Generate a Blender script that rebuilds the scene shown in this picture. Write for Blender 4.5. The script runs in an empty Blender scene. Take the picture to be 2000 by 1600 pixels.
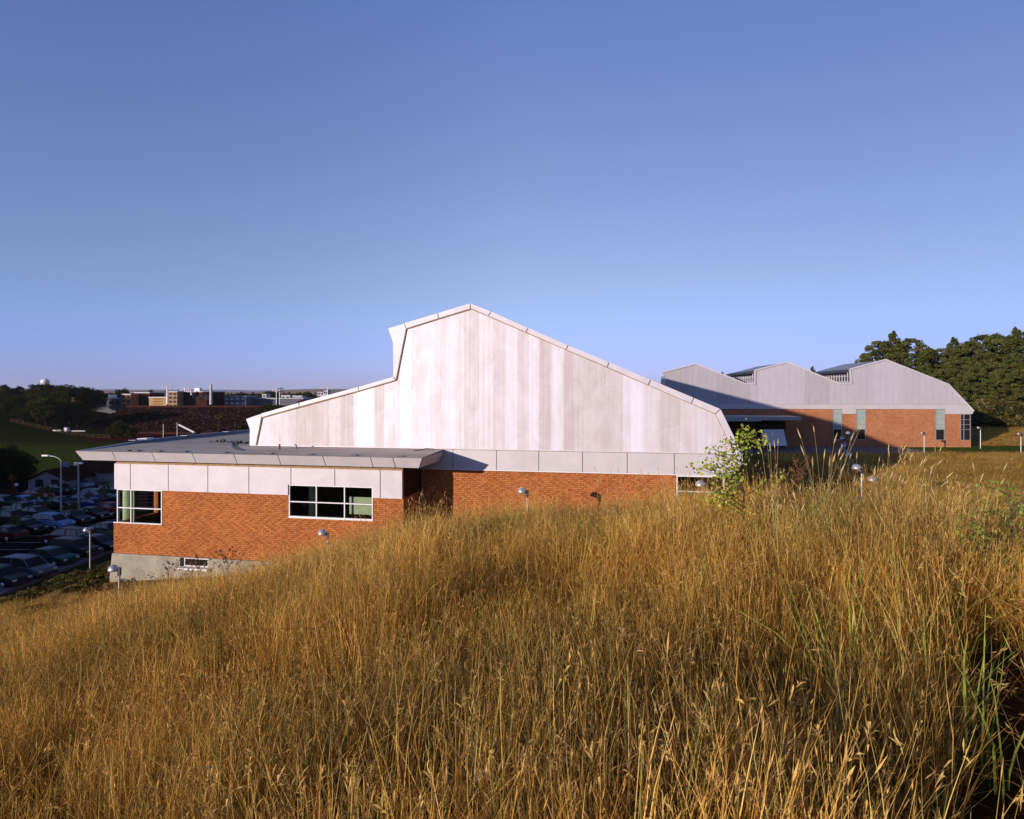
import bpy, math, random
import numpy as np
from mathutils import Vector, Matrix
random.seed(7); RNG = np.random.default_rng(11)
R = math.radians
S = bpy.context.scene
COL = S.collection

# ------------------------------------------------------------------ camera
F = 1250.0; CX = 1000.0; HY = 768.0          # focal length, centre column and horizon row of the 2000x1600 photo
cam_d = bpy.data.cameras.new('camera'); cam = bpy.data.objects.new('camera', cam_d); COL.objects.link(cam)
cam_d.sensor_width = 36; cam_d.lens = 36 * F / 2000; cam_d.shift_y = -(800 - HY) / 2000
cam_d.clip_start = 0.05; cam_d.clip_end = 40000
cam.location = (0, 0, 0); cam.rotation_euler = (R(90), 0, 0)
S.camera = cam
S.view_settings.view_transform = 'Standard'; S.view_settings.look = 'None'
S.view_settings.gamma = 1; S.view_settings.exposure = 1.0

# ------------------------------------------------------------------ light
SKY_TINT = [(0.0, (.30, .29, .68)), (.022, (.345, .305, .665)), (.07, (.52, .37, .56)), (.107, (.64, .42, .50)), (.172, (.79, .46, .455)), (.25, (.87, .495, .475)), (.35, (.93, .52, .50)), (.52, (.91, .55, .60)), (.64, (.36, .26, .30)), (.82, (.09, .07, .10))]
SUN_AZ = 45.5      # heading of the light, degrees right of +Y
SUN_EL = 8.4
w = bpy.data.worlds.new('World'); S.world = w; w.use_nodes = True
nt = w.node_tree; nt.nodes.clear()
wo = nt.nodes.new('ShaderNodeOutputWorld'); bg = nt.nodes.new('ShaderNodeBackground'); sk = nt.nodes.new('ShaderNodeTexSky')
sk.sky_type = 'NISHITA'; sk.sun_disc = False; sk.sun_elevation = R(SUN_EL); sk.sun_rotation = R(180 + SUN_AZ)
sk.altitude = 700; sk.air_density = 1.0; sk.dust_density = 0.0; sk.ozone_density = 4.0
tint = nt.nodes.new('ShaderNodeMixRGB'); tint.blend_type = 'MULTIPLY'; tint.inputs[0].default_value = 1
# clear evening air: lilac towards the horizon, deep blue overhead
tc = nt.nodes.new('ShaderNodeTexCoord'); sx = nt.nodes.new('ShaderNodeSeparateXYZ'); cr = nt.nodes.new('ShaderNodeValToRGB')
nt.links.new(tc.outputs['Generated'], sx.inputs[0]); nt.links.new(sx.outputs[2], cr.inputs[0])
for (p_, c_), e_ in zip(SKY_TINT, [cr.color_ramp.elements[0], cr.color_ramp.elements[1]] + [cr.color_ramp.elements.new(.5+.01*k) for k in range(len(SKY_TINT)-2)]):
    e_.position = p_; e_.color = c_ + (1,)
gain = nt.nodes.new('ShaderNodeVectorMath'); gain.operation = 'SCALE'; gain.inputs[3].default_value = 1.41
cx_ = nt.nodes.new('ShaderNodeValToRGB'); mr = nt.nodes.new('ShaderNodeMapRange'); mr.inputs[1].default_value = -.75; mr.inputs[2].default_value = .75
nt.links.new(sx.outputs[0], mr.inputs[0]); nt.links.new(mr.outputs[0], cx_.inputs[0])
for (p_, c_), e_ in zip([(0., (.78, .88, 1.0)), (.25, (.86, .92, 1.0)), (.5, (.97, .97, .97)), (.8, (.76, .77, .79)), (1., (.68, .70, .73))], [cx_.color_ramp.elements[0], cx_.color_ramp.elements[1]] + [cx_.color_ramp.elements.new(.5+.01*k) for k in range(3)]):
    e_.position = p_; e_.color = c_ + (1,)
even = nt.nodes.new('ShaderNodeMixRGB'); even.blend_type = 'MULTIPLY'; even.inputs[0].default_value = 1
nt.links.new(cr.outputs[0], even.inputs[1]); nt.links.new(cx_.outputs[0], even.inputs[2])
nt.links.new(even.outputs[0], gain.inputs[0]); nt.links.new(gain.outputs[0], tint.inputs[2])
bg.inputs[1].default_value = 0.15
nt.links.new(sk.outputs[0], tint.inputs[1]); nt.links.new(tint.outputs[0], bg.inputs[0]); nt.links.new(bg.outputs[0], wo.inputs[0])
sl = bpy.data.lights.new('sun', 'SUN'); sun = bpy.data.objects.new('sun', sl); COL.objects.link(sun)
sl.energy = 2.65; sl.angle = R(0.5); sl.color = (1.0, 0.85, 0.72)
ldir = Vector((math.sin(R(SUN_AZ)) * math.cos(R(SUN_EL)), math.cos(R(SUN_AZ)) * math.cos(R(SUN_EL)), -math.sin(R(SUN_EL))))
sun.rotation_euler = ldir.to_track_quat('-Z', 'Y').to_euler(); sun.location = (-60, -60, 40)

# ------------------------------------------------------------------ helpers
def at(px, py, Y):
    return Vector(((px - CX) / F * Y, Y, (HY - py) / F * Y))
def on_level(px, py, z):
    Y = z * F / (HY - py); return at(px, py, Y)
def tag(o, label=None, cat=None, group=None, kind=None):
    if label: o['label'] = label
    if cat: o['category'] = cat
    if group: o['group'] = group
    if kind: o['kind'] = kind
    return o
def empty(name, loc, rz=0, label=None, cat=None, group=None):
    o = bpy.data.objects.new(name, None); COL.objects.link(o); o.location = loc; o.rotation_euler = (0, 0, rz)
    o.empty_display_size = 0.3
    return tag(o, label, cat, group)
def copy_tree(o, parent=None):
    c = o.copy(); COL.objects.link(c); c.parent = parent
    for ch in list(o.children): copy_tree(ch, c)
    return c

class MB:
    def __init__(s): s.v = []; s.f = []; s.c = []; s.sm = []
    def add(s, vs, fs, col=None, smooth=False):
        n = len(s.v); s.v += [tuple(p) for p in vs]
        for f in fs: s.f.append([i + n for i in f]); s.c.append(col); s.sm.append(smooth)
    def box(s, x0, x1, y0, y1, z0, z1, col=None):
        s.add([(x0,y0,z0),(x1,y0,z0),(x1,y1,z0),(x0,y1,z0),(x0,y0,z1),(x1,y0,z1),(x1,y1,z1),(x0,y1,z1)],
              [(0,3,2,1),(4,5,6,7),(0,1,5,4),(1,2,6,5),(2,3,7,6),(3,0,4,7)], col)
        return s
    def prism(s, poly, y0, y1, front=True, back=True):      # poly of (x,z), extruded along y
        a = sum(poly[i][0]*poly[(i+1)%len(poly)][1]-poly[(i+1)%len(poly)][0]*poly[i][1] for i in range(len(poly)))
        if a < 0: poly = poly[::-1]
        n = len(poly); vs = [(x,y0,z) for x,z in poly] + [(x,y1,z) for x,z in poly]
        fs = [(i,i+n,(i+1)%n+n,(i+1)%n) for i in range(n)]
        fs = [tuple(reversed(f)) for f in [(i,(i+1)%n,(i+1)%n+n,i+n) for i in range(n)]]
        fs = [tuple(reversed(f)) for f in fs]
        if front: fs.append(tuple(range(n)))
        if back: fs.append(tuple(range(2*n-1,n-1,-1)))
        s.add(vs, fs); return s
    def tube(s, p, q, r0, r1=None, n=8, cap=True, smooth=True, col=None):
        r1 = r0 if r1 is None else r1
        p = Vector(p); q = Vector(q); d = (q-p)
        if d.length < 1e-6: return s
        d.normalize(); a = d.orthogonal().normalized(); b = d.cross(a)
        vs = []
        for c, r in ((p, r0), (q, r1)):
            for i in range(n):
                t = 2*math.pi*i/n; vs.append(c + (a*math.cos(t)+b*math.sin(t))*r)
        s.add(vs, [(i,(i+1)%n,(i+1)%n+n,i+n) for i in range(n)], col, smooth)
        if cap: s.add(vs, [tuple(range(n-1,-1,-1)), tuple(range(n,2*n))], col)
        return s
    def path(s, pts, r, n=6):
        for i in range(len(pts)-1): s.tube(pts[i], pts[i+1], r, r, n)
        return s
    def lathe(s, prof, c=(0,0,0), n=16, ax='z', col=None):
        vs = []; m = len(prof)
        for r, h in prof:
            for i in range(n):
                t = 2*math.pi*i/n
                if ax == 'z': vs.append((c[0]+r*math.cos(t), c[1]+r*math.sin(t), c[2]+h))
                elif ax == 'y': vs.append((c[0]+r*math.cos(t), c[1]+h, c[2]+r*math.sin(t)))
                else: vs.append((c[0]+h, c[1]+r*math.cos(t), c[2]+r*math.sin(t)))
        s.add(vs, [(j*n+i, j*n+(i+1)%n, (j+1)*n+(i+1)%n, (j+1)*n+i) for j in range(m-1) for i in range(n)], col, True)
        return s
    def bar(s, p, q, y0, y1, wd):     # a flat bar in the xz plane from p to q
        d = Vector((q[0]-p[0], q[1]-p[1])).normalized(); nrm = Vector((-d[1], d[0]))*wd/2
        s.prism([(p[0]+nrm[0],p[1]+nrm[1]),(q[0]+nrm[0],q[1]+nrm[1]),(q[0]-nrm[0],q[1]-nrm[1]),(p[0]-nrm[0],p[1]-nrm[1])], y0, y1)
        return s
    def build(s, name, mat, parent=None, label=None):
        me = bpy.data.meshes.new(name); me.from_pydata(s.v, [], s.f)
        mats = mat if isinstance(mat, (list, tuple)) else [mat]
        for m in mats: me.materials.append(m)
        if any(s.sm): me.polygons.foreach_set('use_smooth', s.sm)
        if len(mats) > 1: me.polygons.foreach_set('material_index', [c or 0 for c in s.c])
        me.update()
        o = bpy.data.objects.new(name, me); COL.objects.link(o)
        if parent: o.parent = parent
        if label: o['label'] = label
        return o
def npmesh(name, V, Fq, mat, parent=None, cols=None, smooth=False, link=True):
    me = bpy.data.meshes.new(name); V = np.asarray(V, np.float32); Fq = np.asarray(Fq, np.int32)
    k = Fq.shape[1]; me.vertices.add(len(V)); me.vertices.foreach_set('co', V.ravel())
    me.loops.add(Fq.size); me.loops.foreach_set('vertex_index', Fq.ravel())
    me.polygons.add(len(Fq)); me.polygons.foreach_set('loop_start', np.arange(len(Fq), dtype=np.int32)*k)
    if smooth: me.polygons.foreach_set('use_smooth', np.ones(len(Fq), bool))
    if cols is not None:
        a = me.color_attributes.new('tint', 'FLOAT_COLOR', 'POINT')
        c4 = np.ones((len(V), 4), np.float32); c4[:, :3] = cols; a.data.foreach_set('color', c4.ravel())
    me.materials.append(mat); me.update(calc_edges=True); me.validate()
    o = bpy.data.objects.new(name, me)
    if link: COL.objects.link(o)
    if parent: o.parent = parent
    return o

# ------------------------------------------------------------------ materials
class N:
    def __init__(s, name):
        s.m = bpy.data.materials.new(name); s.m.use_nodes = True; s.t = s.m.node_tree
        s.b = s.t.nodes['Principled BSDF']; s.out = s.t.nodes['Material Output']
    def n(s, typ, **kw):
        x = s.t.nodes.new('ShaderNode' + typ)
        for k, v in kw.items():
            if k == 'ins':
                for i, val in v.items():
                    if isinstance(val, bpy.types.NodeSocket): s.t.links.new(val, x.inputs[i])
                    else: x.inputs[i].default_value = val
            else: setattr(x, k, v)
        return x
    def l(s, a, b): s.t.links.new(a, b)
    def obj(s): return s.n('TexCoord').outputs['Object']
    def sep(s, v): return s.n('SeparateXYZ', ins={0: v}).outputs
    def comb(s, x=0., y=0., z=0.): return s.n('CombineXYZ', ins={0: x, 1: y, 2: z}).outputs[0]
    def math(s, op, a, b=0., c=None):
        d = {0: a, 1: b}
        if c is not None: d[2] = c
        return s.n('Math', operation=op, ins=d).outputs[0]
    def noise(s, vec, scale=1., detail=3., rough=.5, dist=0.):
        return s.n('TexNoise', ins={'Vector': vec, 'Scale': scale, 'Detail': detail, 'Roughness': rough, 'Distortion': dist}).outputs['Fac']
    def scale(s, vec, sc): return s.n('Mapping', ins={'Vector': vec, 'Scale': sc}).outputs[0]
    def ramp(s, f, stops):
        r = s.n('ValToRGB', ins={0: f}); e = r.color_ramp.elements
        while len(e) < len(stops): e.new(0.5)
        for el, (p, c) in zip(e, stops): el.position = p; el.color = tuple(c) + (1,) if len(c) == 3 else c
        return r.outputs[0]
    def mix(s, f, a, b, mode='MIX'):
        a = a + (1,) if isinstance(a, tuple) and len(a) == 3 else a
        b = b + (1,) if isinstance(b, tuple) and len(b) == 3 else b
        return s.n('MixRGB', blend_type=mode, ins={0: f, 1: a, 2: b}).outputs[0]
    def bump(s, h, strength=.3, dist=.02):
        b = s.n('Bump', ins={'Height': h, 'Strength': strength, 'Distance': dist}); s.l(b.outputs[0], s.b.inputs['Normal'])
    def set(s, col=None, rough=None, metal=None, spec=None):
        for k, v in (('Base Color', col), ('Roughness', rough), ('Metallic', metal), ('Specular IOR Level', spec)):
            if v is None: continue
            if isinstance(v, bpy.types.NodeSocket): s.l(v, s.b.inputs[k])
            else: s.b.inputs[k].default_value = v + (1,) if isinstance(v, tuple) and len(v) == 3 else v
        return s.m

def plain(name, col, rough=.6, metal=0., var=.12, sc=3., spec=None):
    if spec is None: spec = .35 if rough < .6 else 0.
    n = N(name); f = n.noise(n.obj(), sc, 5, .6)
    lo = tuple(c*(1-var*1.6) for c in col); hi = tuple(min(1, c*(1+var*1.2)) for c in col)
    return n.set(n.ramp(f, [(.3, lo), (.7, hi)]), rough, metal, spec)

def cladding(name, light, dark, seed=0., wscale=.85, rib=.3):
    n = N(name); o = n.obj(); x, y, z = n.sep(o)
    x = n.math('ADD', n.math('ADD', x, y), seed)
    v = n.n('TexVoronoi', voronoi_dimensions='1D', ins={'W': n.math('MULTIPLY', x, wscale), 'Scale': 1.0, 'Randomness': 1.0})
    cell = n.sep(v.outputs['Color'])[0]
    v2 = n.n('TexVoronoi', voronoi_dimensions='1D', ins={'W': n.math('MULTIPLY', x, wscale*.37), 'Scale': 1.0, 'Randomness': 1.0})
    cell2 = n.sep(v2.outputs['Color'])[1]
    st = n.noise(n.comb(n.math('MULTIPLY', x, 5.5), 0., n.math('MULTIPLY', z, .12)), 1., 5, .7)
    bl = n.noise(n.comb(x, 0., n.math('MULTIPLY', z, .6)), 1.3, 5, .65, .6)
    f = n.math('ADD', n.math('MULTIPLY', cell, .32), n.math('MULTIPLY', cell2, .28))
    f = n.math('ADD', f, n.math('MULTIPLY', st, .42)); f = n.math('ADD', f, n.math('MULTIPLY', n.math('SUBTRACT', bl, .5), .46))
    c = n.ramp(f, [(.28, dark), (.52, tuple((a*.5+b*.5) for a, b in zip(light, dark))), (.74, light)])
    # thin drips and small bright scuffs
    sc = n.noise(n.comb(x, 0., n.math('MULTIPLY', z, .8)), 4.2, 4, .75)
    scf = n.math('GREATER_THAN', sc, .64)
    c = n.mix(n.math('MULTIPLY', scf, .5), c, tuple(min(1, k*1.05) for k in light))
    ribw = n.math('SUBTRACT', 1., n.math('MULTIPLY', n.math('LESS_THAN', n.math('FRACT', n.math('DIVIDE', x, rib)), .07), .16))
    c = n.mix(1., c, n.comb(ribw, ribw, ribw), 'MULTIPLY')
    n.bump(n.math('ADD', n.math('MULTIPLY', bl, .8), n.math('MULTIPLY', ribw, .5)), .25, .03)
    return n.set(c, n.ramp(f, [(.3, (.6,)*3), (.75, (.42,)*3)]), .06, .35)

def brick(name, c1, c2, mortar, bw=.36, bh=.115, diap=.42):
    n = N(name); o = n.obj(); x, y, z = n.sep(o); x = n.math('ADD', x, y)
    vec = n.comb(x, z, 0.)
    b = n.n('TexBrick', offset=.5, ins={'Vector': vec, 'Color1': c1+(1,), 'Color2': c2+(1,), 'Mortar': mortar+(1,), 'Scale': 1., 'Mortar Size': .016,
                        'Mortar Smooth': .1, 'Bias': -.1, 'Brick Width': bw, 'Row Height': bh})
    # dark headers set in stepped diagonals, as the diaper pattern of the wall
    r = n.math('FLOOR', n.math('DIVIDE', z, bh)); cc = n.math('FLOOR', n.math('DIVIDE', x, bw*.5))
    zig = n.math('PINGPONG', r, 4.)
    dd = n.math('FLOORED_MODULO', n.math('ADD', cc, zig), 3.)
    isd = n.math('LESS_THAN', dd, 1.)
    wn = n.n('TexWhiteNoise', noise_dimensions='2D', ins={'Vector': n.comb(cc, r, 0.)}).outputs['Value']
    isd = n.math('MULTIPLY', isd, n.math('GREATER_THAN', wn, .25))
    c = n.mix(n.math('MULTIPLY', isd, diap), b.outputs['Color'], (c2[0]*.33, c2[1]*.33, c2[2]*.4))
    c = n.mix(n.math('MULTIPLY', n.math('GREATER_THAN', wn, .86), .35), c, (c2[0]*.5, c2[1]*.5, c2[2]*.5))
    big = n.noise(o, .35, 4, .6)
    c = n.mix(1., c, n.ramp(big, [(.3, (.82, .82, .82)), (.7, (1.1, 1.08, 1.05))]), 'MULTIPLY')
    n.bump(b.outputs['Fac'], -.4, .01)
    return n.set(c, .9, 0., .0)

def leafmat(name, hue_mix=(.06, .09, .03), trans=.25, inst=False):
    n = N(name); a = n.n('Attribute', attribute_name='tint').outputs['Color']
    c = a
    if inst:
        g = n.n('Attribute', attribute_name='gtint', attribute_type='INSTANCER').outputs['Color']
        c = n.mix(1., a, g, 'MULTIPLY')
    n.set(c, .9, 0., .0)
    tr = n.n('BsdfTranslucent'); n.l(c, tr.inputs[0])
    mx = n.n('MixShader', ins={0: trans, 1: n.b.outputs[0], 2: tr.outputs[0]}); n.l(mx.outputs[0], n.out.inputs[0])
    return n.m

M = {}
M['clad'] = cladding('pale_metal_cladding', (.69, .665, .76), (.46, .405, .41), 3.0, 1.35)
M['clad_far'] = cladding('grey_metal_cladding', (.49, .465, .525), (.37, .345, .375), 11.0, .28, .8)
M['panel'] = plain('pale_panel', (.50, .465, .49), .5, .05, .05, .8)
M['panel_bright'] = plain('bright_panel', (.50, .465, .52), .45, .05, .06, .9)
M['trim'] = plain('verge_trim_metal', (.56, .525, .575), .45, .05, .06, 1.5)
M['joint'] = plain('brown_joint', (.33, .22, .12), .7, 0, .2)
M['brick'] = brick('orange_brick', (.50, .175, .055), (.41, .13, .042), (.20, .09, .045))
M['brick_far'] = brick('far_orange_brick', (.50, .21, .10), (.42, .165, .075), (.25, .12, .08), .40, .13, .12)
M['concrete'] = plain('concrete', (.31, .285, .235), .85, 0, .15, 1.2)
M['white'] = plain('white_frame', (.70, .69, .72), .4, .05, .03)
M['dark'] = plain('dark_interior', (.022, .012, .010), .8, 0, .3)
M['interior'] = plain('interior_wall', (.10, .065, .035), .8, 0, .3)
M['mintcol'] = plain('pale_green_column', (.34, .40, .24), .5, 0, .08)
M['charcoal'] = plain('charcoal_metal', (.06, .06, .065), .5, .3, .1)
M['steel'] = plain('galvanised_steel', (.52, .52, .54), .35, .6, .08)
M['metalroof'] = plain('metal_roof', (.35, .35, .38), .5, .3, .08, .6)
M['bluepara'] = plain('blue_grey_flashing', (.17, .19, .27), .45, .3, .1)
M['mint'] = plain('frosted_green_glass', (.30, .37, .34), .35, 0, .08)
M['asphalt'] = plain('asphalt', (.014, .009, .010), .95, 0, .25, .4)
M['pathm'] = plain('pavement', (.16, .15, .17), .9, 0, .12, .8)
M['line'] = plain('road_paint', (.5, .5, .48), .8, 0, .1)
M['rubber'] = plain('rubber', (.02, .02, .02), .8, 0, .2)
M['wood'] = plain('weathered_wood', (.07, .045, .025), .9, 0, .2)
M['bark'] = plain('bark', (.10, .07, .05), .95, 0, .3, 4)
M['leaf'] = leafmat('foliage')
M['needle'] = leafmat('needles', trans=.08)
M['grass'] = leafmat('dry_grass', trans=.34, inst=True)
M['stalk'] = leafmat('weed_stalk', trans=.2)
def glassm(name, col=(.85,.9,.88), refl=.12):
    n = N(name); t = n.n('BsdfTransparent', ins={0: col+(1,)}); g = n.n('BsdfGlossy', ins={0: (1,1,1,1), 1: .03})
    fr = n.n('Fresnel', ins={0: 1.5}); f = n.math('ADD', fr.outputs[0], refl*.2)
    mx = n.n('MixShader', ins={0: f, 1: t.outputs[0], 2: g.outputs[0]}); n.l(mx.outputs[0], n.out.inputs[0]); return n.m
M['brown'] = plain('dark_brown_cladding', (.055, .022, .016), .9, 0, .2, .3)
M['glass'] = glassm('window_glass')
def darkglass(name, col=(.02, .018, .02)):
    n = N(name); return n.set(col, .08, 0., .6)
M['dglass'] = darkglass('dark_glass')
def roofmat():
    n = N('membrane_roof'); o = n.obj(); f = n.noise(o, .5, 6, .65); f2 = n.noise(n.scale(o, (.25, 2.5, 1)), 1., 4, .6)
    c = n.mix(.5, n.ramp(f, [(.3, (.38, .33, .28)), (.7, (.60, .53, .46))]), n.ramp(f2, [(.35, (.37, .32, .27)), (.65, (.61, .54, .47))]))
    return n.set(c, .9, 0, .0)
M['membrane'] = roofmat()

# ------------------------------------------------------------------ ground
def sstep(a, b, x):
    t = np.clip((x-a)/(b-a), 0, 1); return t*t*(3-2*t)
def softplus(x, k=1.5): return np.logaddexp(0, x*k)/k
def smax(a, b, k=1.2): return np.logaddexp(a*k, b*k)/k
def vnoise(x, y, seed=0):
    x = np.asarray(x, float); y = np.asarray(y, float)
    xi = np.floor(x).astype(np.int64); yi = np.floor(y).astype(np.int64); fx = x-xi; fy = y-yi
    def h(a, b):
        n_ = (a*374761393 + b*668265263 + seed*1442695041) & 0xffffffff
        n_ = ((n_ ^ (n_ >> 13))*1274126177) & 0xffffffff
        return ((n_ ^ (n_ >> 16)) & 0xffff)/65535.
    u = fx*fx*(3-2*fx); v = fy*fy*(3-2*fy)
    return (h(xi, yi)*(1-u)+h(xi+1, yi)*u)*(1-v)+(h(xi, yi+1)*(1-u)+h(xi+1, yi+1)*u)*v
LOT = -15.5
def height(x, y):
    x = np.asarray(x, float); y = np.asarray(y, float)
    xr = np.clip(x, 0, 11); lat = np.where(x < 0, .20*x, .13*xr-.0068*xr*xr)
    lat = np.where(x > 11, .607+.01*(x-11), lat)
    near = -2.2 + lat - .074*np.clip(y, -60, 400) + (vnoise(x*.35, y*.35, 3)-.5)*.28 + (vnoise(x*1.3, y*1.3, 5)-.5)*.07
    near = near + .19*sstep(4, -1, x)*sstep(4, 12, y)
    yc = 14.5 - 2.0*sstep(2, 9, x)
    near = near - (.46+.03)*softplus(y-yc, .9)
    pad = -9.2 + .105*np.clip(x, -30, 20)
    pad = pad + (-6.75-pad)*np.maximum(sstep(48, 62, y)*sstep(10, 30, x), sstep(20, 34, x))
    pad = pad + (LOT-pad)*sstep(-27, -38.3, x)
    pad = pad + (LOT-1.2-pad)*sstep(112, 130, y)*sstep(10, -20, x)
    # wooded bank at the far left and far right
    pad = pad + .17*np.clip(-(x+165), 0, 90)*sstep(150, 230, y)*sstep(520, 380, y)
    pad = pad + .055*np.clip(y-88, 0, 90)*sstep(35, 60, x)
    pad = pad + 5*sstep(300, 420, y)
    z = smax(near, pad, 1.6)
    # unseen hill added behind and left of the viewpoint to keep the low sun off the car park
    r = x*.72+y*.69; q = x*.69-y*.72
    hill = 26*np.exp(-((r+115)/38)**2)*sstep(-52, -66, q)*sstep(-215, -140, q)
    return z + hill
def H(x, y): return float(height(x, y))

def axis(lim0, lim1, fine0, fine1, step, n_out):
    a = np.arange(fine0, fine1+1e-6, step)
    lo = fine0-np.geomspace(step, fine0-lim0, n_out)[::-1] if lim0 < fine0 else []
    hi = fine1+np.geomspace(step, lim1-fine1, n_out)
    return np.concatenate([lo, a, hi])
gx = axis(-9000, 9000, -46, 30, .6, 46); gy = axis(-400, 12000, -6, 66, .6, 60)
GX, GY = np.meshgrid(gx, gy); GZ = height(GX, GY)
V = np.stack([GX.ravel(), GY.ravel(), GZ.ravel()], 1); nx, ny = len(gx), len(gy)
ii = (np.arange(ny-1)[:, None]*nx+np.arange(nx-1)[None, :]).ravel()
Fq = np.stack([ii, ii+1, ii+1+nx, ii+nx], 1)
dry = np.array([.20, .125, .045]); soil = np.array([.060, .032, .014]); green = np.array([.060, .078, .014]); dkg = np.array([.018, .022, .008])
X_, Y_ = V[:, 0], V[:, 1]
c = np.tile(dry, (len(V), 1))
wn = (sstep(24, 18, Y_)*sstep(-30, -20, X_))[:, None]; c = c*(1-wn)+soil*wn
wg = (sstep(118, 128, Y_)*sstep(-20, -40, X_))[:, None]; c = c*(1-wg)+green*wg
wg = (sstep(185, 230, Y_)*sstep(-90, -130, X_))[:, None]; c = c*(1-wg)+np.array([.035, .030, .008])*wg
wd = (sstep(330, 360, Y_)*sstep(40, 0, X_))[:, None]; c = c*(1-wd)+dkg*wd
wt = (sstep(900, 1400, Y_))[:, None]; c = c*(1-wt)+np.array([.30, .20, .10])*wt
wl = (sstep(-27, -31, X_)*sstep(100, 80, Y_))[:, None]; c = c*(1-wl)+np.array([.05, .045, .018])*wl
# green strip in front of the far hall
wf = (sstep(73, 75, Y_)*sstep(82, 80, Y_)*sstep(28, 34, X_))[:, None]; c = c*(1-wf)+np.array([.075, .13, .02])*wf
def groundmat():
    n = N('ground_cover'); a = n.n('Attribute', attribute_name='tint').outputs['Color']; o = n.obj()
    f = n.noise(o, .35, 8, .7); f2 = n.noise(n.scale(o, (1, .35, 1)), 3.5, 4, .7)
    c_ = n.mix(1., a, n.ramp(f, [(.3, (.62, .62, .62)), (.7, (1.35, 1.3, 1.2))]), 'MULTIPLY')
    c_ = n.mix(1., c_, n.ramp(f2, [(.3, (.7, .7, .7)), (.7, (1.25, 1.22, 1.2))]), 'MULTIPLY')
    n.bump(f2, .5, .15); return n.set(c_, .95, 0, .0)
M['ground'] = groundmat()
g = npmesh('ground', V, Fq, M['ground'], cols=c, smooth=True); g['kind'] = 'structure'

def sheet(name, pts, z, mat, kind='structure'):
    m = MB(); m.add([(x, y, z) for x, y in pts], [tuple(range(len(pts)))]); o = m.build(name, mat); o['kind'] = kind; return o
# car park and its pavement (the edge runs along the hall's depth)
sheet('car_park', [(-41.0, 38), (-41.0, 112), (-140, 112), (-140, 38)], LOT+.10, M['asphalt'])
m = MB(); m.box(-40.95, -38.9, 38, 112, LOT-.3, LOT+.24); o = m.build('pavement', M['pathm']); o['kind'] = 'structure'
m = MB()
for row in (-44.6, -49.8, -55.0, -60.5, -66, -72, -78, -84):
    for k in range(18): m.add([(row-2.4, 48+k*3.0-.05, LOT+.105), (row+2.4, 48+k*3.0-.05, LOT+.105), (row+2.4, 48+k*3.0+.05, LOT+.105), (row-2.4, 48+k*3.0+.05, LOT+.105)], [(0, 1, 2, 3)])
o = m.build('parking_markings', M['line']); o['kind'] = 'structure'
# far hills
def ridge(name, x0, x1, Y, zb, tops, col, depth):
    m = plain(name+'_cover', col, .95, 0, .2, .004)
    xs = np.linspace(x0, x1, 120); VV = []
    for j, (dy, k) in enumerate(((0, 0), (depth*.35, .7), (depth*.5, 1), (depth, .2))):
        for x in xs:
            h = zb + (np.interp(x, [t[0] for t in tops], [t[1] for t in tops]) - zb)*k + (float(vnoise(x*.004, j*.7, 9))-.5)*12*k*(Y/6000)
            VV.append((x, Y+dy, h))
    n_ = len(xs); i0 = (np.arange(3)[:, None]*n_+np.arange(n_-1)[None, :]).ravel()
    o = npmesh(name, VV, np.stack([i0, i0+1, i0+1+n_, i0+n_], 1), m, smooth=True); o['kind'] = 'structure'; return o
ridge('hills', -2600, 600, 2600, -12, [(-2600, 14), (-1500, 10), (-1180, 2), (-1000, 13), (-850, 19), (-700, 9), (-500, 14), (0, 8), (600, 4)], (.36, .24, .15), 500)
ridge('hills', -9000, 3000, 8000, -20, [(-9000, 70), (-5500, 52), (-3600, 40), (-2500, 58), (-1500, 40), (3000, 30)], (.22, .22, .30), 1500)  # bluish tone puts distance haze into the ridge colour

# ------------------------------------------------------------------ main hall
TH = 11.3; sT, cT = math.sin(R(TH)), math.cos(R(TH))
CO = Vector(((788-CX)/F*36.4, 36.4, 0))
hall = empty('sports_hall', CO, -R(TH), 'large pale metal clad hall with stepped gable peak and flat roofed orange brick wing', 'building')
def P(px, py, yl):       # photo pixel -> (x, z) on the hall's plane local y = yl
    k = (px-CX)/F
    # world = CO + x*u + yl*v
    ax, ay = cT - k*(-sT), 0
    x = (k*(CO.y + yl*cT) - (CO.x + yl*sT))/(cT + k*sT)
    Y = CO.y + yl*cT - x*sT
    return (x, (HY-py)/F*Y)
YM = 2.94
top_out = [P(489, 838, YM), P(483, 818, YM), P(770, 737, YM), P(768, 668, YM), P(760, 643, YM), P(919, 595, YM), P(1407, 800, YM), P(1450, 893, YM)]
ZB = -3.41; ZB2 = -4.60
xl = P(489, 870, YM)[0]; xr_ = P(1449, 887, YM)[0]
L1 = 31.0
outline = [(xl, ZB)] + top_out + [(xr_, ZB)]
g1 = [P(489, 838, YM), P(511, 809, YM), P(768, 737.5, YM), P(768.1, 640, YM), P(919, 595, YM), P(1407, 800, YM), P(1448, 884, YM)]
m = MB()
for a, b in zip(g1[:-1], g1[1:]):
    if b[0]-a[0] > .2: m.prism([(a[0], ZB), (b[0], ZB), b, a], YM, YM+.299)
m.build('gable_wall', M['clad'], hall)
m = MB(); ins = outline; m.prism(ins, YM+.3, YM+L1, front=False); m.build('roof', M['metalroof'], hall)
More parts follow.
